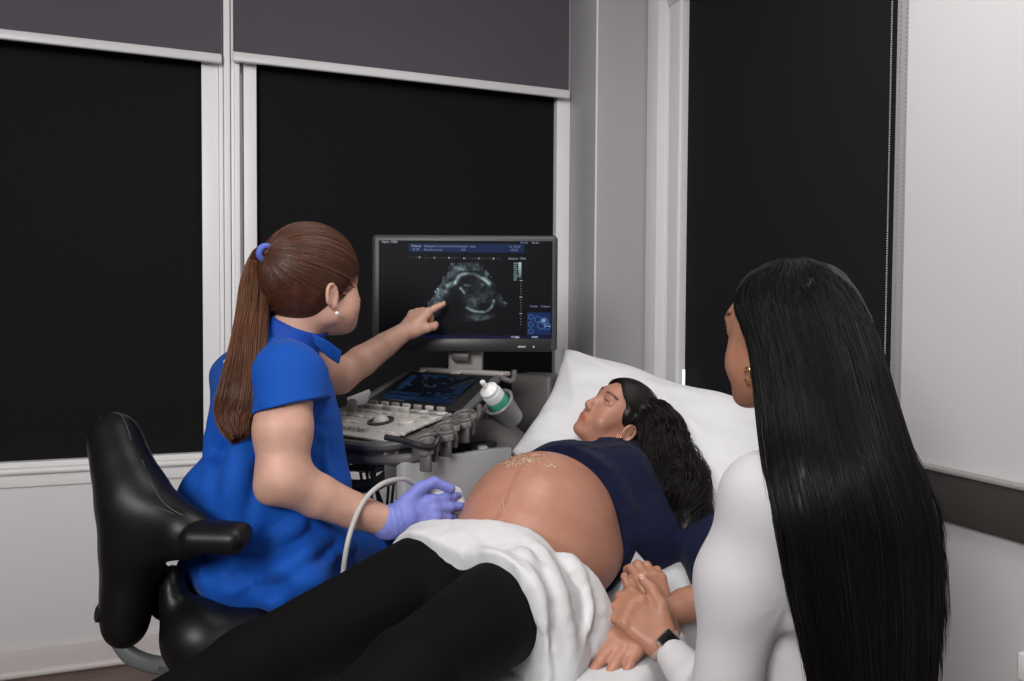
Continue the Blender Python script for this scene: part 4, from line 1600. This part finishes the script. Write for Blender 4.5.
# corner of a grey cloth lying folded beside the belly
fc = [P(612, 604, 1.60), P(668, 596, 1.56), P(664, 583, 1.60), P(636, 551, 1.66)]
Vc = []
for i in range(26):
    u = i / 25
    for j in range(16):
        v = j / 15
        p = (1 - u) * (1 - v) * fc[0] + u * (1 - v) * fc[1] + u * v * fc[2] + (1 - u) * v * fc[3]
        p = p + ZZ * (.020 * math.sin(math.pi * u) * (1 - v) * 0 - .022 * math.sin(math.pi * u) * math.sin(math.pi * v)) + .004 * math.sin(u * 11) * (1 - v) * CU
        Vc.append(p)
idg = np.arange(26 * 16).reshape(26, 16)
fo = add_mesh('cloth_corner', np.array(Vc), np.stack([idg[1:, :-1], idg[1:, 1:], idg[:-1, 1:], idg[:-1, :-1]], -1).reshape(-1, 4), mat('grey_cotton_cloth', (.34, .36, .38), .85, spec=.1, bump=(200, .2, .001)))
md = fo.modifiers.new('thick', 'SOLIDIFY'); md.thickness = .003
tag(fo, 'corner of pale grey cloth folded up between the bare belly and the clasped hands', 'cloth')

# smears of ultrasound gel on the belly
gel_m = mat('ultrasound_gel', (.52, .36, .24), .06, spec=.8, coat=.8)
gel = thing('gel_smear', belly_c + .19 * ZZ, 'shiny smear of clear ultrasound gel across the top of the bare belly', 'gel')
rg = random.Random(11)
gb_ = MB()
for k in range(20):
    x0, y0 = rg.uniform(500, 546), rg.uniform(453, 465)
    pts = []
    for j in range(9):
        q_ = surf_at(S_patient, x0 + j * 1.3, y0 + 1.5 * math.sin(j * 1.2 + k * 1.9) + j * .12, 1.3, 2.2)
        if q_ is not None: pts.append(q_)
    if len(pts) > 4:
        gb_.tube(catmull(pts, 22), rg.uniform(.0009, .0022), 7)
gb_.build('gel', gel_m, gel)
gb2 = MB()
for line in ([(503, 497), (503, 505), (505, 512), (507, 518)], [(524, 480), (526, 487)], [(500, 508), (502, 514)]):
    pts = [surf_at(S_patient, x, y, 1.3, 2.2) for x, y in line]
    gb2.tube(catmull(pts, 12), .0012, 7)
gb2.build('gel_drip', gel_m, gel)

# white drape over her hips
S = SDF()
S.ell(B(.0, 0, .768), (.185, .206, .124), axA, .05)
for g in (-1, 1):
    S.rc(B(-.02, g * .095, .765), B(-.34, g * .146, .787 if g > 0 else .740), .108, .088, .03)
S.ell(belly_c, (.209, .179, .189), axA, .02)
S.rc(B(-.12, .195, .685), B(.10, .195, .690), .040, .035, .10)
S.rc(B(-.06, .150, .72), B(.12, .150, .72), .09, .09, .06)
S.rc(B(-.06, -.18, .72), B(.12, -.18, .72), .05, .05, .06)
loN = nrm(-A * .9 - W * .22 + ZZ * -.06)
hiN = nrm(A * .93 + ZZ * .36 - W * .05)
S.cut(P(450, 580, 1.40), loN, .006)
S.cut(P(505, 559, 1.475), hiN, .006)
fold = lambda p: (.0060 * (1 - 2 * np.abs(np.sin(.5 * (p @ (A * 58 + W * 22)) + 1.6 * lattice_noise(p * 9 + 20, 1, 31)))) * np.clip((p @ W - P0 @ W) / .10, 0, 1)
                  + .005 * lattice_noise(p @ np.array([A * 26, W * 9, ZZ * 12]).T + 33, 1, 22) + .0016 * lattice_noise(p * 70 + 12, 1, 23))
rd2 = []
for path in ([(543, 553), (556, 590), (572, 640)], [(570, 562), (588, 605), (586, 640)], [(520, 552), (536, 586), (548, 625)]):
    q_ = [surf_at(S, x, y, 1.1, 1.8) for x, y in path]
    q_ = [v + .0030 * CF for v in q_ if v is not None]
    if len(q_) > 1: rd2.append(catmull(np.array(q_), 9))
for c_ in rd2:
    for i in range(8):
        S.rc(c_[i], c_[i + 1], .0048 * (1 - .05 * i), .0048 * (1 - .05 * (i + 1)), .022)
S.disp(fold)
# hollow below the cloth so that only a thickness remains over the body
drape_m = mat('white_paper_drape', (.66, .66, .665), .85, spec=.15, sheen=.04, bump=(220, .2, .001))
dr = S.build('hip_drape', drape_m, .0042, None, smooth=1)
tag(dr, 'white cloth drape tucked over the hips of the lying woman, between belly and black leggings', 'drape')

# ================================================================== THE SONOGRAPHER (blue scrubs)
skin_s = skin_mat('skin_fair', (.60, .345, .262), .5)
son = thing('person', P(262, 600, 1.62), 'woman in blue scrubs with auburn ponytail and violet glove, pointing at the monitor', 'person')
Tf = C3(.85, 0, .53); Tl = C3(-.53, 0, .85)       # torso forward, her left
tax_ = np.array([Tf, Tl, ZZ])
hf = C3(.69, .07, .72)
hs_r = nrm(np.cross(hf, ZZ))
hc = P(334, 296, 1.650) - .077 * hs_r
hs = Head(hc, hf, C3(.0, 1, -.05), 1.03)
nb = P(284, 352, 1.68)
rsh, lsh = P(287, 379, 1.545), P(304, 366, 1.84)
relb, rwr = P(283, 478, 1.485), P(389, 522, 1.60)
lelb, lwr = P(339, 377, 2.04), P(404, 332, 2.125)
S = SDF()
S.ell(P(272, 425, 1.67), (.105, .145, .17), tax_, .04)
S.ell(P(264, 530, 1.65), (.135, .15, .14), tax_, .05)
hs.add(S, nb, (.048, .058), nose=.35, low=.78)
S.rc(nb, P(272, 385, 1.67), .06, .10, .04)
S.rc(rsh, P(283, 430, 1.50), .055, .0545, .03)
S.rc(P(283, 430, 1.50), relb, .0545, .049, .02)
S.chain([relb, P(318, 496, 1.525), P(352, 510, 1.56), rwr], [.0475, .0440, .0370, .0300], .025)
S.ell(P(268, 491, 1.475), (.020, .020, .020), k=.025)
S.chain([lsh, lelb], [.05, .043], .03)
S.chain([lelb, P(362, 361, 2.07), P(385, 345, 2.10), lwr], [.0425, .0425, .034, .0265], .02)
ly = nrm(P(442, 297, 2.235) - P(404, 332, 2.125))
ly_ = nrm(ly + C3(-.05, .10, 0))
tipsL, LL_, axL = hand(S, lwr, ly_, C3(-.50, .50, -.70), True,
                       {'index': (14, 4, 4), 'middle': (62, 70, 40), 'ring': (68, 74, 42), 'little': (66, 70, 40)}, s=.96, fat=1.08,
                       thumb=[(.020, .020, -.014), (.036, .050, -.026), (.040, .074, -.040), (.030, .094, -.050)])
# thighs, shins, kept under the trousers
rk, lk = P(386, 560, 1.99), P(330, 548, 2.16)
S.chain([P(277, 572, 1.57), rk], [.085, .062], .03)
S.chain([P(268, 566, 1.78), lk], [.085, .062], .03)
for kn_, dx in ((rk, .05), (lk, .04)):
    ank = kn_ + C3(dx, 0, .12); ank[2] = .10
    S.rc(kn_, ank, .055, .038, .02)
    S.rc(ank, ank + C3(.06, -.05, .10), .036, .03, .02)
body_s = S.build('body', skin_s, .0031, son, smooth=2)
set_tint(body_s, hs.tints((.82, .50, .48)))
hs.eyes(son, ('iris_grey', (.08, .10, .11)))
nails('fingernail', tipsL, axL, mat('nail_pale', (.62, .40, .34), .25), body_s, ('index', 'thumb'))

# scrub top
S = SDF()
S.ell(P(273, 412, 1.665), (.134, .168, .165), tax_, .04)
S.ell(P(258, 372, 1.68), (.092, .150, .055), tax_, .05)
S.ell(P(262, 500, 1.645), (.165, .170, .130), tax_, .06)
S.ell(P(266, 560, 1.645), (.168, .180, .092), tax_, .06)
S.rc(P(312, 435, 1.66), P(320, 480, 1.66), .066, .064, .05)
S.rc(P(283, 570, 1.565), P(356, 558, 1.83), .098, .078, .04)
S.rc(P(262, 562, 1.76), P(318, 546, 2.0), .09, .075, .05)
S.rc(P(272, 366, 1.64), P(285, 380, 1.57), .056, .056, .05)
S.rc(P(292, 366, 1.78), P(312, 374, 1.93), .062, .056, .04)
# trim the sleeve: everything of the sleeve below its hem line
hemn_ = nrm(C3(.30, -.95, -.06)); hemo_ = P(286, 408, 1.50)
armax = nrm(P(284, 440, 1.49) - P(284, 380, 1.53))
# open neck
S.rc(P(286, 352, 1.665), P(304, 318, 1.70), .060, .066, .008, True)


def scrub_folds(p):
    u = p @ Tf; v = p @ Tl; z = p[:, 2]
    q = np.stack([u * 7, v * 7, z * 5], -1) + 50
    d = .011 * lattice_noise(q, 1, 41) + .0055 * lattice_noise(np.stack([u * 20, v * 20, z * 9], -1) + 80, 1, 42)
    # long drape folds falling from the shoulder blades
    back = np.clip((-(u - (P(265, 440, 1.65) @ Tf)) + .02) / .10, 0, 1)
    d += .0075 * back * np.sin(v * 52 + z * 6 + 2.0 * lattice_noise(q * .7, 1, 44)) * np.clip((1.18 - z) / .12, 0, 1)
    # gathers at the seat
    low = np.clip((.90 - z) / .12, 0, 1)
    d += .0050 * low * np.sin((z * 60 + u * 34) + 2.5 * lattice_noise(q, 1, 45))
    # ridges fanning from the near armpit
    c = p - P(300, 420, 1.49)
    r = np.sqrt((c ** 2).sum(1)) + 1e-6
    ang = np.arctan2(c @ ZZ, c @ Tf)
    d += .0035 * np.exp(-r / .12) * np.sin(ang * 14)
    return d


S.disp(scrub_folds)
S_scrub = S
rdg = []
for path, r_ in (([(222, 395), (214, 440), (205, 490), (200, 545)], .010), ([(240, 450), (236, 500), (232, 560)], .009), ([(262, 500), (252, 545), (248, 585)], .009),
                 ([(300, 520), (270, 545), (225, 575)], .010), ([(330, 535), (290, 565), (230, 592)], .011), ([(322, 440), (330, 480), (334, 520)], .008), ([(200, 500), (196, 540), (205, 580)], .009),
                 ([(232, 375), (226, 410), (220, 450)], .007), ([(345, 545), (310, 580), (262, 602)], .010), ([(310, 505), (322, 530), (350, 545)], .008)):
    q_ = [surf_at(S, x, y, 1.3, 2.1) for x, y in path]
    q_ = [v - .45 * r_ * C3(0, 0, -1) for v in q_ if v is not None]
    rdg.append((catmull(np.array(q_), 10), r_))
dsp = S.ops.pop()
for c_, r_ in rdg:
    for i in range(9):
        S.rc(c_[i], c_[i + 1], r_ * (.5 + .5 * math.sin(math.pi * (i + .3) / 9.6)), r_ * (.5 + .5 * math.sin(math.pi * (i + 1.3) / 9.6)), .022)
S.ops.append(dsp)
blue = mat('royal_blue_scrub_cotton', (.0020, .070, .385), .75, spec=.22, sheen=.05, bump=(650, .2, .0006))
top_s = S.build('scrub_top', blue, .0042, son, smooth=2)
# near sleeve: a wide short cuff that stands off the arm
S = SDF()
S.rc(P(287, 377, 1.550), P(286, 425, 1.50), .0615, .0680, .03)
S.rc(P(284, 366, 1.61), P(287, 377, 1.553), .052, .0615, .03)
S.rc(P(274, 364, 1.64), P(284, 378, 1.57), .054, .056, .05)
S.rc(P(298, 380, 1.57), P(312, 430, 1.55), .050, .050, .05)
S.disp(lambda p: .0022 * lattice_noise(np.stack([p @ Tf * 26, p @ Tl * 26, p[:, 2] * 9], -1) + 21, 1, 47))
hem_n = nrm(C3(.26, -.95, -.12))
S.cut(P(286, 407, 1.50), hem_n, .004)
S.rc(P(285, 420, 1.502), P(284, 470, 1.47), .0590, .062, .004, True)
S.build('sleeve', blue, .0032, son, smooth=1)
# raised neckband / collar
S = SDF()
S.rc(P(282, 352, 1.675), P(302, 318, 1.70), .073, .066, k=.01)
S.cut(P(305, 328, 1.66), C3(.40, .86, -.1), .004)
S.cut(P(282, 362, 1.67), C3(-.3, -1, 0), .004)
S.rc(P(280, 358, 1.675), P(304, 308, 1.70), .066, .0600, .003, True)
S.build('collar', mat('royal_blue_collar', (.005, .058, .36), .72, spec=.3), .0028, son, smooth=1)
MB().prism([P(312, 334, 1.605), P(329, 342, 1.63), P(342, 352, 1.66), P(339, 365, 1.665), P(327, 357, 1.64), P(316, 346, 1.61)], .010 * nrm(C3(-.3, .2, 1)), .004, 3).build('lapel', blue, son)
# hem seam of the near sleeve, small white mark on the back
# trousers
S = SDF()
S.chain([P(277, 575, 1.57), rk], [.094, .070], .03)
S.chain([P(268, 568, 1.78), lk], [.094, .070], .03)
for kn_, dx in ((rk, .05), (lk, .04)):
    ank = kn_ + C3(dx, 0, .12); ank[2] = .13
    S.rc(kn_, ank, .066, .055, .03)
S.build('scrub_trousers', mat('royal_blue_trousers', (.005, .055, .34), .75, spec=.25), .007, son, smooth=2)
em = surf_at(S_scrub, 226, 362, 1.3, 2.0)
if em is not None:
    MB().sphere(em, (.006, .004, .006), np.array([C3(1, 0, 0), C3(0, 0, 1), ZZ]), 10, 6).build('back_emblem', mat('emblem_white', (.7, .7, .72), .6), son)

# violet glove on the right hand
S = SDF()
gy_ = nrm(P(466, 506, 1.655) - rwr)
gn = nrm(C3(-.10, .30, -.94))
S.rc(rwr - gy_ * .004, rwr + gy_ * .035, .0345, .031, .01)
S.rc(rwr - gy_ * .004, rwr + gy_ * .004, .0365, .0365, .004)
tipsG, LG_, axG = hand(S, rwr + gy_ * .012, gy_, gn, False,
                       {'index': (10, 14, 10), 'middle': (14, 14, 10), 'ring': (26, 22, 14), 'little': (34, 26, 16)},
                       spread={'index': 2, 'middle': -3, 'ring': -7, 'little': -11}, s=.98, fat=1.14,
                       thumb=[(.030, .026, .0), (.058, .068, .006), (.064, .100, .008), (.044, .134, .004)])
S.disp(lambda p: .0009 * lattice_noise(p * 120 + 60, 1, 51) + .0008 * np.sin((p @ gy_) * 520) * (np.abs((p - rwr) @ gy_ - .012) < .016))
nitrile = mat('violet_nitrile', (.195, .225, .60), .5, spec=.4, sss=.05, bump=(300, .15, .0006))
glove = S.build('glove', nitrile, .0027, son, smooth=1)

# auburn hair pulled back into a ponytail
hair_r = mat('hair_auburn', (.075, .026, .0125), .42, spec=.3, aniso=.5, var=(55, .8, (.035, .012, .006)))
hair_r2 = mat('hair_auburn_light', (.165, .068, .034), .42, spec=.35, aniso=.5)
hair_r3 = mat('hair_auburn_deep', (.050, .017, .009), .38, spec=.5)
RC = np.array([.084, .112, .106]); CC = np.array([0, -.010, .054])
S = SDF()
S.ell(hs.H(*CC), RC * hs.k * .985, hs.ax, .02)
S.ell(hs.H(0, -.046, .012), np.array([.064, .054, .062]) * hs.k, hs.ax, .03)
n_h = np.array([0, .86, -.51])
S.cut(hs.H(0, 0, 0) + .027 * hs.k * (n_h @ hs.ax), n_h @ hs.ax, .01)
for g in (-1, 1):
    S.ell(hs.H(g * .088, .006, -.006), np.array([.022, .030, .040]) * hs.k, hs.ax, .012, True)
hair_s = S.build('hair', hair_r, .0036, son, smooth=2)
tie_l = np.array([.006, -.112, .094])
tie = hs.H(*tie_l)
rs_ = np.random.RandomState(21)


starts = []
for i in range(1900):
    g = 1 if rs_.rand() < .75 else -1
    u = rs_.rand()
    if u < .52:     # front and side hairline
        w_ = rs_.rand()
        y_, z_ = .074 - .085 * w_ + rs_.randn() * .006, .088 - .098 * w_ + rs_.randn() * .006
        x_ = g * (.01 + .072 * min(1, w_ * 1.5)) + rs_.randn() * .006
        if rs_.rand() < .4: x_ = rs_.uniform(-.07, .075)
    else:           # nape
        x_, y_, z_ = g * rs_.uniform(.0, .08), -.012 - rs_.rand() * .075, -.034 + rs_.randn() * .014
    starts.append(np.array([x_, y_, z_]))
pths = cap_paths(hs, CC, RC, tie_l, starts, 1.012)
strands('hair_strands', pths[:800], .0010, hair_r, hair_s)
strands('hair_strands', pths[800:1150], .0009, hair_r2, hair_s)
strands('hair_strands', pths[1150:], .0010, hair_r3, hair_s)


def over(px, py, d, off=.018):
    s = surf_at(S_scrub, px, py, 1.3, 2.0)
    if s is not None:
        ds = (s - CAM) @ CF
        d = min(d, ds - off)
    return P(px, py, d)


tail = np.array([tie, P(261, 258, 1.69), P(256, 283, 1.655), P(252, 318, 1.62), over(246, 355, 1.58), over(239, 392, 1.54), over(235, 416, 1.53), over(240, 440, 1.53)])
tr_ = np.array([[.014, .014], [.022, .022], [.031, .026], [.033, .024], [.036, .022], [.041, .020], [.038, .018], [.018, .012]])
S = SDF()
cc_ = catmull(tail, 22); rr_ = catmull(tr_, 22)
for i in range(19):
    S.rc(cc_[i], cc_[i + 1], rr_[i, 1] * .68, rr_[i + 1, 1] * .68, .02)
S.disp(lambda p: .003 * lattice_noise(p * np.array([90, 90, 14]) + 30, 1, 61))
pony = S.build('ponytail', hair_r, .0036, son, smooth=1)
nf = C3(0, .0, -1)
strands('hair_strands', bundle(tail, tr_[:, ::-1] * 1.04, 700, 34, 31, wave=.0012, freq=1.6, flat=nf, fill=.50, ends=.08), .0010, hair_r, pony)
strands('hair_strands', bundle(tail, tr_[:, ::-1] * 1.06, 520, 34, 32, wave=.0016, freq=1.4, flat=nf, fill=.78, ends=.08), .0009, hair_r2, pony)
strands('hair_strands', bundle(tail, tr_[:, ::-1] * 1.02, 300, 34, 33, wave=.0016, freq=1.4, flat=nf, fill=.80, ends=.09), .0009, hair_r3, pony)
tdir = nrm(tail[1] - hs.H(0, -.08, .07))
a1 = nrm(np.cross(tdir, ZZ)); a2 = np.cross(tdir, a1)
MB().tube([tie + tdir * .004 + .0145 * (math.cos(t) * a1 + math.sin(t) * a2) for t in np.linspace(0, 2 * math.pi, 28)[:-1]], .0070, 10, closed=True).build('hair_tie', mat('hair_tie_blue', (.10, .15, .55), .6), son)
MB().sphere(hs.H(.083, .000, -.034), .0048).build('earring', mat('pearl', (.75, .73, .70), .2, spec=.7), son)

# ---- ultrasound probe in the gloved hand
prb0, prb1 = P(420, 491, 1.668), P(463, 498, 1.690)
pax = nrm(prb1 - prb0)
pr_t = thing('ultrasound_probe', prb1, 'white ultrasound probe with grey cable, held by the violet glove against the belly', 'probe')
probe_w = mat('probe_white_plastic', (.76, .77, .76), .35)
SP = SDF()
SP.rc(prb0, prb0 + pax * .05, .014, .017, .01)
SP.rc(P(444, 492, 1.690), P(448, 506, 1.688), .016, .018, .02)
SP.rc(P(454, 495, 1.696), P(457, 506, 1.694), .020, .020, .015)
SP.build('probe_body', probe_w, .0028, pr_t, smooth=2)
cbl = catmull(np.array([prb0 + pax * .01, P(414, 484, 1.655), P(402, 479, 1.62), P(382, 484, 1.57), P(364, 501, 1.535), P(351, 530, 1.50), P(344, 565, 1.49), P(343, 600, 1.52), P(348, 660, 1.62), P(356, 720, 1.78)]), 70)
MB().tube(cbl, .0052, 10).build('cable', mat('probe_cable_grey', (.46, .45, .43), .45), pr_t)

# ================================================================== THE COMPANION (white top, long black hair)
from mathutils.bvhtree import BVHTree
skin_c = skin_mat('skin_tan', (.40, .19, .120), .45)
com = thing('person', P(840, 700, 1.22), 'woman in white top with very long straight black hair, seated with her back to us, holding hands', 'person')
com['label'] = 'seated woman with very long straight black hair, white top and black smartwatch'
cf = C3(-.60, -.02, .80)
cl_ = nrm(np.cross(ZZ, cf))                        # her left
hcx = Head(P(787, 348, 1.285), cf, C3(-.04, 1, .03), 1.06)
cax = np.array([nrm(C3(-.76, 0, .65)), cl_, ZZ])
nbc = P(812, 452, 1.245)
csl, csr = P(768, 499, 1.13), P(862, 492, 1.36)
cel, cwr = P(722, 716, 1.17), P(666, 646, 1.335)
cer, cwr2 = P(692, 730, 1.43), P(663, 617, 1.425)
S = SDF()
hcx.add(S, nbc, (.050, .056), nose=.6)
S.ell(P(832, 560, 1.225), (.085, .145, .16), cax, .04)
S.ell(P(856, 690, 1.22), (.090, .120, .12), cax, .05)
S.ell(P(872, 800, 1.22), (.125, .165, .12), cax, .05)
S.rc(csl, P(740, 580, 1.145), .049, .046, .03)
S.rc(P(740, 580, 1.145), cel, .046, .042, .03)
S.chain([cel, cel * .5 + cwr * .5, cwr], [.040, .035, .0235], .02)
S.rc(csr, cer, .046, .040, .03)
S.chain([cer, cwr2], [.036, .0235], .02)
hy = nrm(P(630, 608, 1.372) - cwr)
tipsC, LC_, axC = hand(S, cwr, hy, C3(-.16, .72, -.68), True,
                       {'index': (28, 46, 26), 'middle': (34, 52, 28), 'ring': (36, 54, 30), 'little': (34, 50, 28)},
                       spread={'index': 8, 'middle': 1, 'ring': -6, 'little': -13}, s=.94, fat=1.10,
                       thumb=[(.022, .022, -.004), (.046, .056, .006), (.056, .088, .006), (.058, .114, .002)])
hy2 = nrm(P(650, 580, 1.46) - cwr2)
tipsC2, _, axC2 = hand(S, cwr2, hy2, C3(.1, .85, -.5), False,
                       {'index': (20, 60, 40), 'middle': (24, 64, 40), 'ring': (26, 64, 40), 'little': (26, 60, 40)}, s=.86, fat=1.05)
for g in (-1, 1):
    hp0 = P(872, 815, 1.22) + cl_ * .09 * g
    kn_ = hp0 + cax[0] * .22 + cl_ * .04 * g; kn_[2] = .49
    S.rc(hp0, kn_, .085, .062, .03)
    an_ = kn_ + cax[0] * -.05; an_[2] = .09
    S.rc(kn_, an_, .056, .040, .02)
    S.rc(an_, an_ + cax[0] * .14 - ZZ * .05, .035, .028, .02)
body_c = S.build('body', skin_c, .0031, com, smooth=2)
set_tint(body_c, hcx.tints((.80, .45, .45)))
hcx.eyes(com, ('iris_brown', (.05, .028, .018)))
nails('fingernail', tipsC, axC, mat('nail_nude', (.50, .30, .25), .25), body_c)

# white long-sleeved top
S = SDF()
S.ell(P(812, 660, 1.235), (.085, .10, .13), cax, .05)
S.ell(P(834, 560, 1.225), (.100, .158, .165), cax, .04)
S.ell(P(856, 690, 1.22), (.105, .138, .13), cax, .05)
S.ell(P(872, 790, 1.22), (.130, .165, .10), cax, .05)
S.rc(nbc + np.array([0, 0, -.035]), csl, .055, .062, .04)
S.rc(nbc + np.array([0, 0, -.035]), csr, .055, .060, .04)
S.rc(csl, P(740, 580, 1.145), .0580, .0540, .05)
S.rc(P(740, 580, 1.145), cel, .0540, .051, .06)
cuff = cwr + .030 * nrm(cel - cwr)
S.chain([cel, cel * .5 + cuff * .5, cuff], [.052, .043, .0315], .02)
S.rc(csr, cer, .058, .05, .03)
c2 = cwr2 + .05 * nrm(cer - cwr2)
S.chain([cer, c2], [.046, .031], .02)
S.rc(nbc + np.array([0, 0, .02]), nbc + np.array([0, 0, .10]), .064, .08, .008, True)


def top_folds(p):
    u = p @ cax[0]; v = p @ cl_; z = p[:, 2]
    q = np.stack([u * 8, v * 8, z * 8], -1) + 50
    d = .0032 * lattice_noise(q, 1, 71)
    c = p - P(775, 590, 1.13)
    r = np.sqrt((c ** 2).sum(1)) + 1e-6
    ang = np.arctan2(c @ ZZ, c @ CR)
    d += .0012 * np.exp(-r / .06) * np.sin(ang * 8 + 1)
    d += .0035 * np.exp(-((z - (.86 - 1.0 * (v - (P(790, 640, 1.2) @ cl_)) * .3)) / .09) ** 2) * np.sin(z * 90 + v * 20 + lattice_noise(q, 1, 72) * 2) * np.clip((.95 - z) / .1, 0, 1) * np.clip((p @ CR - P(772, 620, 1.14) @ CR) / .03, 0, 1)
    w = p - cuff
    d += .0007 * np.exp(-(w ** 2).sum(1) / .004) * np.sin((w @ nrm(cel - cwr)) * 260)
    return d


S.disp(top_folds)
white_fab = mat('white_jersey', (.60, .58, .595), .8, spec=.2, sheen=.05, bump=(500, .12, .0006))
S.build('white_top', white_fab, .0042, com, smooth=2)
S = SDF()
for g in (-1, 1):
    hp0 = P(872, 815, 1.22) + cl_ * .09 * g
    kn_ = hp0 + cax[0] * .22 + cl_ * .04 * g; kn_[2] = .49
    S.rc(hp0, kn_, .096, .072, .04)
    an_ = kn_ + cax[0] * -.05; an_[2] = .12
    S.rc(kn_, an_, .068, .055, .03)
S.build('trousers', mat('black_trousers', (.008, .008, .009), .7), .008, com, smooth=2)

# smartwatch on the left wrist
wd = nrm(hy)
wc = cwr - wd * .002
wn = nrm(axC[2] - wd * (axC[2] @ wd)); wx = np.cross(wd, wn)
strap = MB().tube([wc + (.0290 * math.cos(t) * wx + .0245 * math.sin(t) * wn) for t in np.linspace(0, 2 * math.pi, 36)[:-1]], .0085, 8, closed=True, flat=.22)
wst = strap.build('watch_strap', mat('watch_strap_beige', (.42, .34, .27), .5), com)
wcase = MB().rbox(wc + wn * .0285, (.036, .040, .010), .005, np.array([wx, wd, wn]), 4).build('watch_case', mat('watch_case_metal', (.55, .45, .36), .3, metal=.8), wst)
MB().rbox(wc + wn * .0338, (.031, .035, .003), .0013, np.array([wx, wd, wn]), 3).build('watch_screen', mat('watch_glass_black', (.004, .004, .005), .12, spec=.5), wst)

# ---- long straight hair: mass, then strands laid over it
hair_k = mat('hair_black', (.0026, .0022, .0022), .42, spec=.22, aniso=.4)
LV = np.array([  # y, left x, right x, depth left, depth right, half thickness
    (330, 776, 848, 1.22, 1.22, .042), (360, 778, 858, 1.19, 1.20, .042), (400, 778, 868, 1.16, 1.19, .042), (440, 779, 882, 1.105, 1.18, .040), (480, 790, 898, 1.060, 1.165, .037),
    (520, 799, 914, 1.045, 1.16, .034), (560, 803, 920, 1.045, 1.155, .030), (600, 808, 922, 1.05, 1.15, .028), (640, 816, 920, 1.055, 1.15, .026), (690, 828, 918, 1.06, 1.15, .024), (730, 846, 916, 1.06, 1.15, .02)])
S = SDF()
RK = np.array([.086, .108, .096]); CK = np.array([0, -.010, .048])
S.ell(hcx.H(*CK), RK * hcx.k, hcx.ax, .02)
S.ell(hcx.H(0, -.045, -.02), np.array([.082, .070, .10]) * hcx.k, hcx.ax, .03)
n_k = nrm(np.array([0, .86, -.50]))
S.cut(hcx.H(0, 0, 0) + .014 * hcx.k * (n_k @ hcx.ax), n_k @ hcx.ax, .012)
for y in np.arange(330, 731, 14):
    l, r, dl, dr_, th = [np.interp(y, LV[:, 0], LV[:, i]) for i in range(1, 6)]
    tp = th * 760 / dl
    S.rc(P(l + tp * .55, y, dl), P(r - tp * .4, y, dr_), th, th, .035)
# the part that falls in front of the ear
for g in (-1, 1):
    S.rc(hcx.H(g * .078, -.004, .040), hcx.H(g * .086, -.026, -.03), .014, .017, .02)
    S.rc(hcx.H(g * .086, -.026, -.03), hcx.H(g * .086, -.036, -.14), .017, .026, .03)
S.disp(lambda p: .0030 * lattice_noise(np.stack([p @ CR * 70, p @ CF * 70, p[:, 2] * 4], -1) + 60, 1, 81))
hair_c = S.build('hair', hair_k, .0045, com, smooth=2)
me = hair_c.data
vv = np.empty(len(me.vertices) * 3, np.float32); me.vertices.foreach_get('co', vv)
vv = vv.reshape(-1, 3) + WLOC[hair_c.name]
bvh = BVHTree.FromPolygons([Vector(v) for v in vv], [tuple(p.vertices) for p in me.polygons])


def on_hair(px, py, lift):
    d = Vector(P(px, py, 1.0) - CAM); d.normalize()
    h_ = bvh.ray_cast(Vector(CAM), d)
    if h_[0] is None: return None
    return np.array(h_[0]) + lift * np.array(h_[1] if h_[1].dot(d) < 0 else -h_[1])


rk_ = np.random.RandomState(17)
paths = []
ysc = np.arange(256, 704, 4.0)
span = []
for y in ysc:
    hx = [x for x in np.arange(716, 962, 2.0) if on_hair(x, y, 0) is not None]
    span.append((min(hx), max(hx)) if hx else (np.nan, np.nan))
span = np.array(span)
ok_ = ~np.isnan(span[:, 0])
y_top = ysc[ok_][0]
Lx = lambda y: np.interp(y, ysc[ok_], span[ok_, 0]); Rx = lambda y: np.interp(y, ysc[ok_], span[ok_, 1])
for i in range(2300):
    t = rk_.rand()
    end = 698 + rk_.randn() * 12
    ph = rk_.rand() * 6
    pts = []
    lift = .0004 + .0026 * rk_.rand()
    t0 = np.clip(.52 + (t - .52) * .3, 0, 1)
    y0 = y_top + 1 + rk_.rand() ** 2 * 70
    for y in np.linspace(y0, end, 30):
        l, r = Lx(y) + .6, Rx(y) - .6
        w_ = min(1, (y - y_top) / 44.0)
        tt = t0 + (t - t0) * max(w_, 0) ** .28
        x = l + (r - l) * tt + 1.2 * math.sin(ph + y * .012) * min(1, w_)
        p_ = on_hair(x, y, lift)
        if p_ is not None:
            pts.append(p_)
    if len(pts) > 9:
        paths.append(catmull(np.array(pts), 26))
# smooth away raycast steps
paths = np.array(paths)
for _ in range(3):
    paths[:, 1:-1] = .25 * paths[:, :-2] + .5 * paths[:, 1:-1] + .25 * paths[:, 2:]
strands('hair_strands', paths, .00085, hair_k, hair_c)
# loose ends along both edges and at the tips
fly = []
for i in range(150):
    side = rk_.rand() < .75
    y0 = rk_.uniform(360, 560)
    base = []
    off = rk_.rand() * 10
    for y in np.linspace(y0, y0 + rk_.uniform(90, 170), 14):
        l, r, dl, dr_ = [np.interp(y, LV[:, 0], LV[:, k]) for k in (1, 2, 3, 4)]
        u = (y - y0) / 150
        if side: base.append(P(Rx(y) - 1 + off * u, y, dr_))
        else: base.append(P(Lx(y) + 4 - off * .9 * u, y, dl - .03))
    fly.append(base)
strands('hair_strands', fly, .0006, hair_k, hair_c)
ct = hcx.H(-.083, .014, -.036)
er = MB()
er.tube([ct + np.array([0, 0, -.004]) + .0125 * (math.cos(t) * nrm(cf + .5 * CR) + math.sin(t) * ZZ) for t in np.linspace(.4, 5.6, 22)], .0024, 7)
er.build('earring', gold, com)
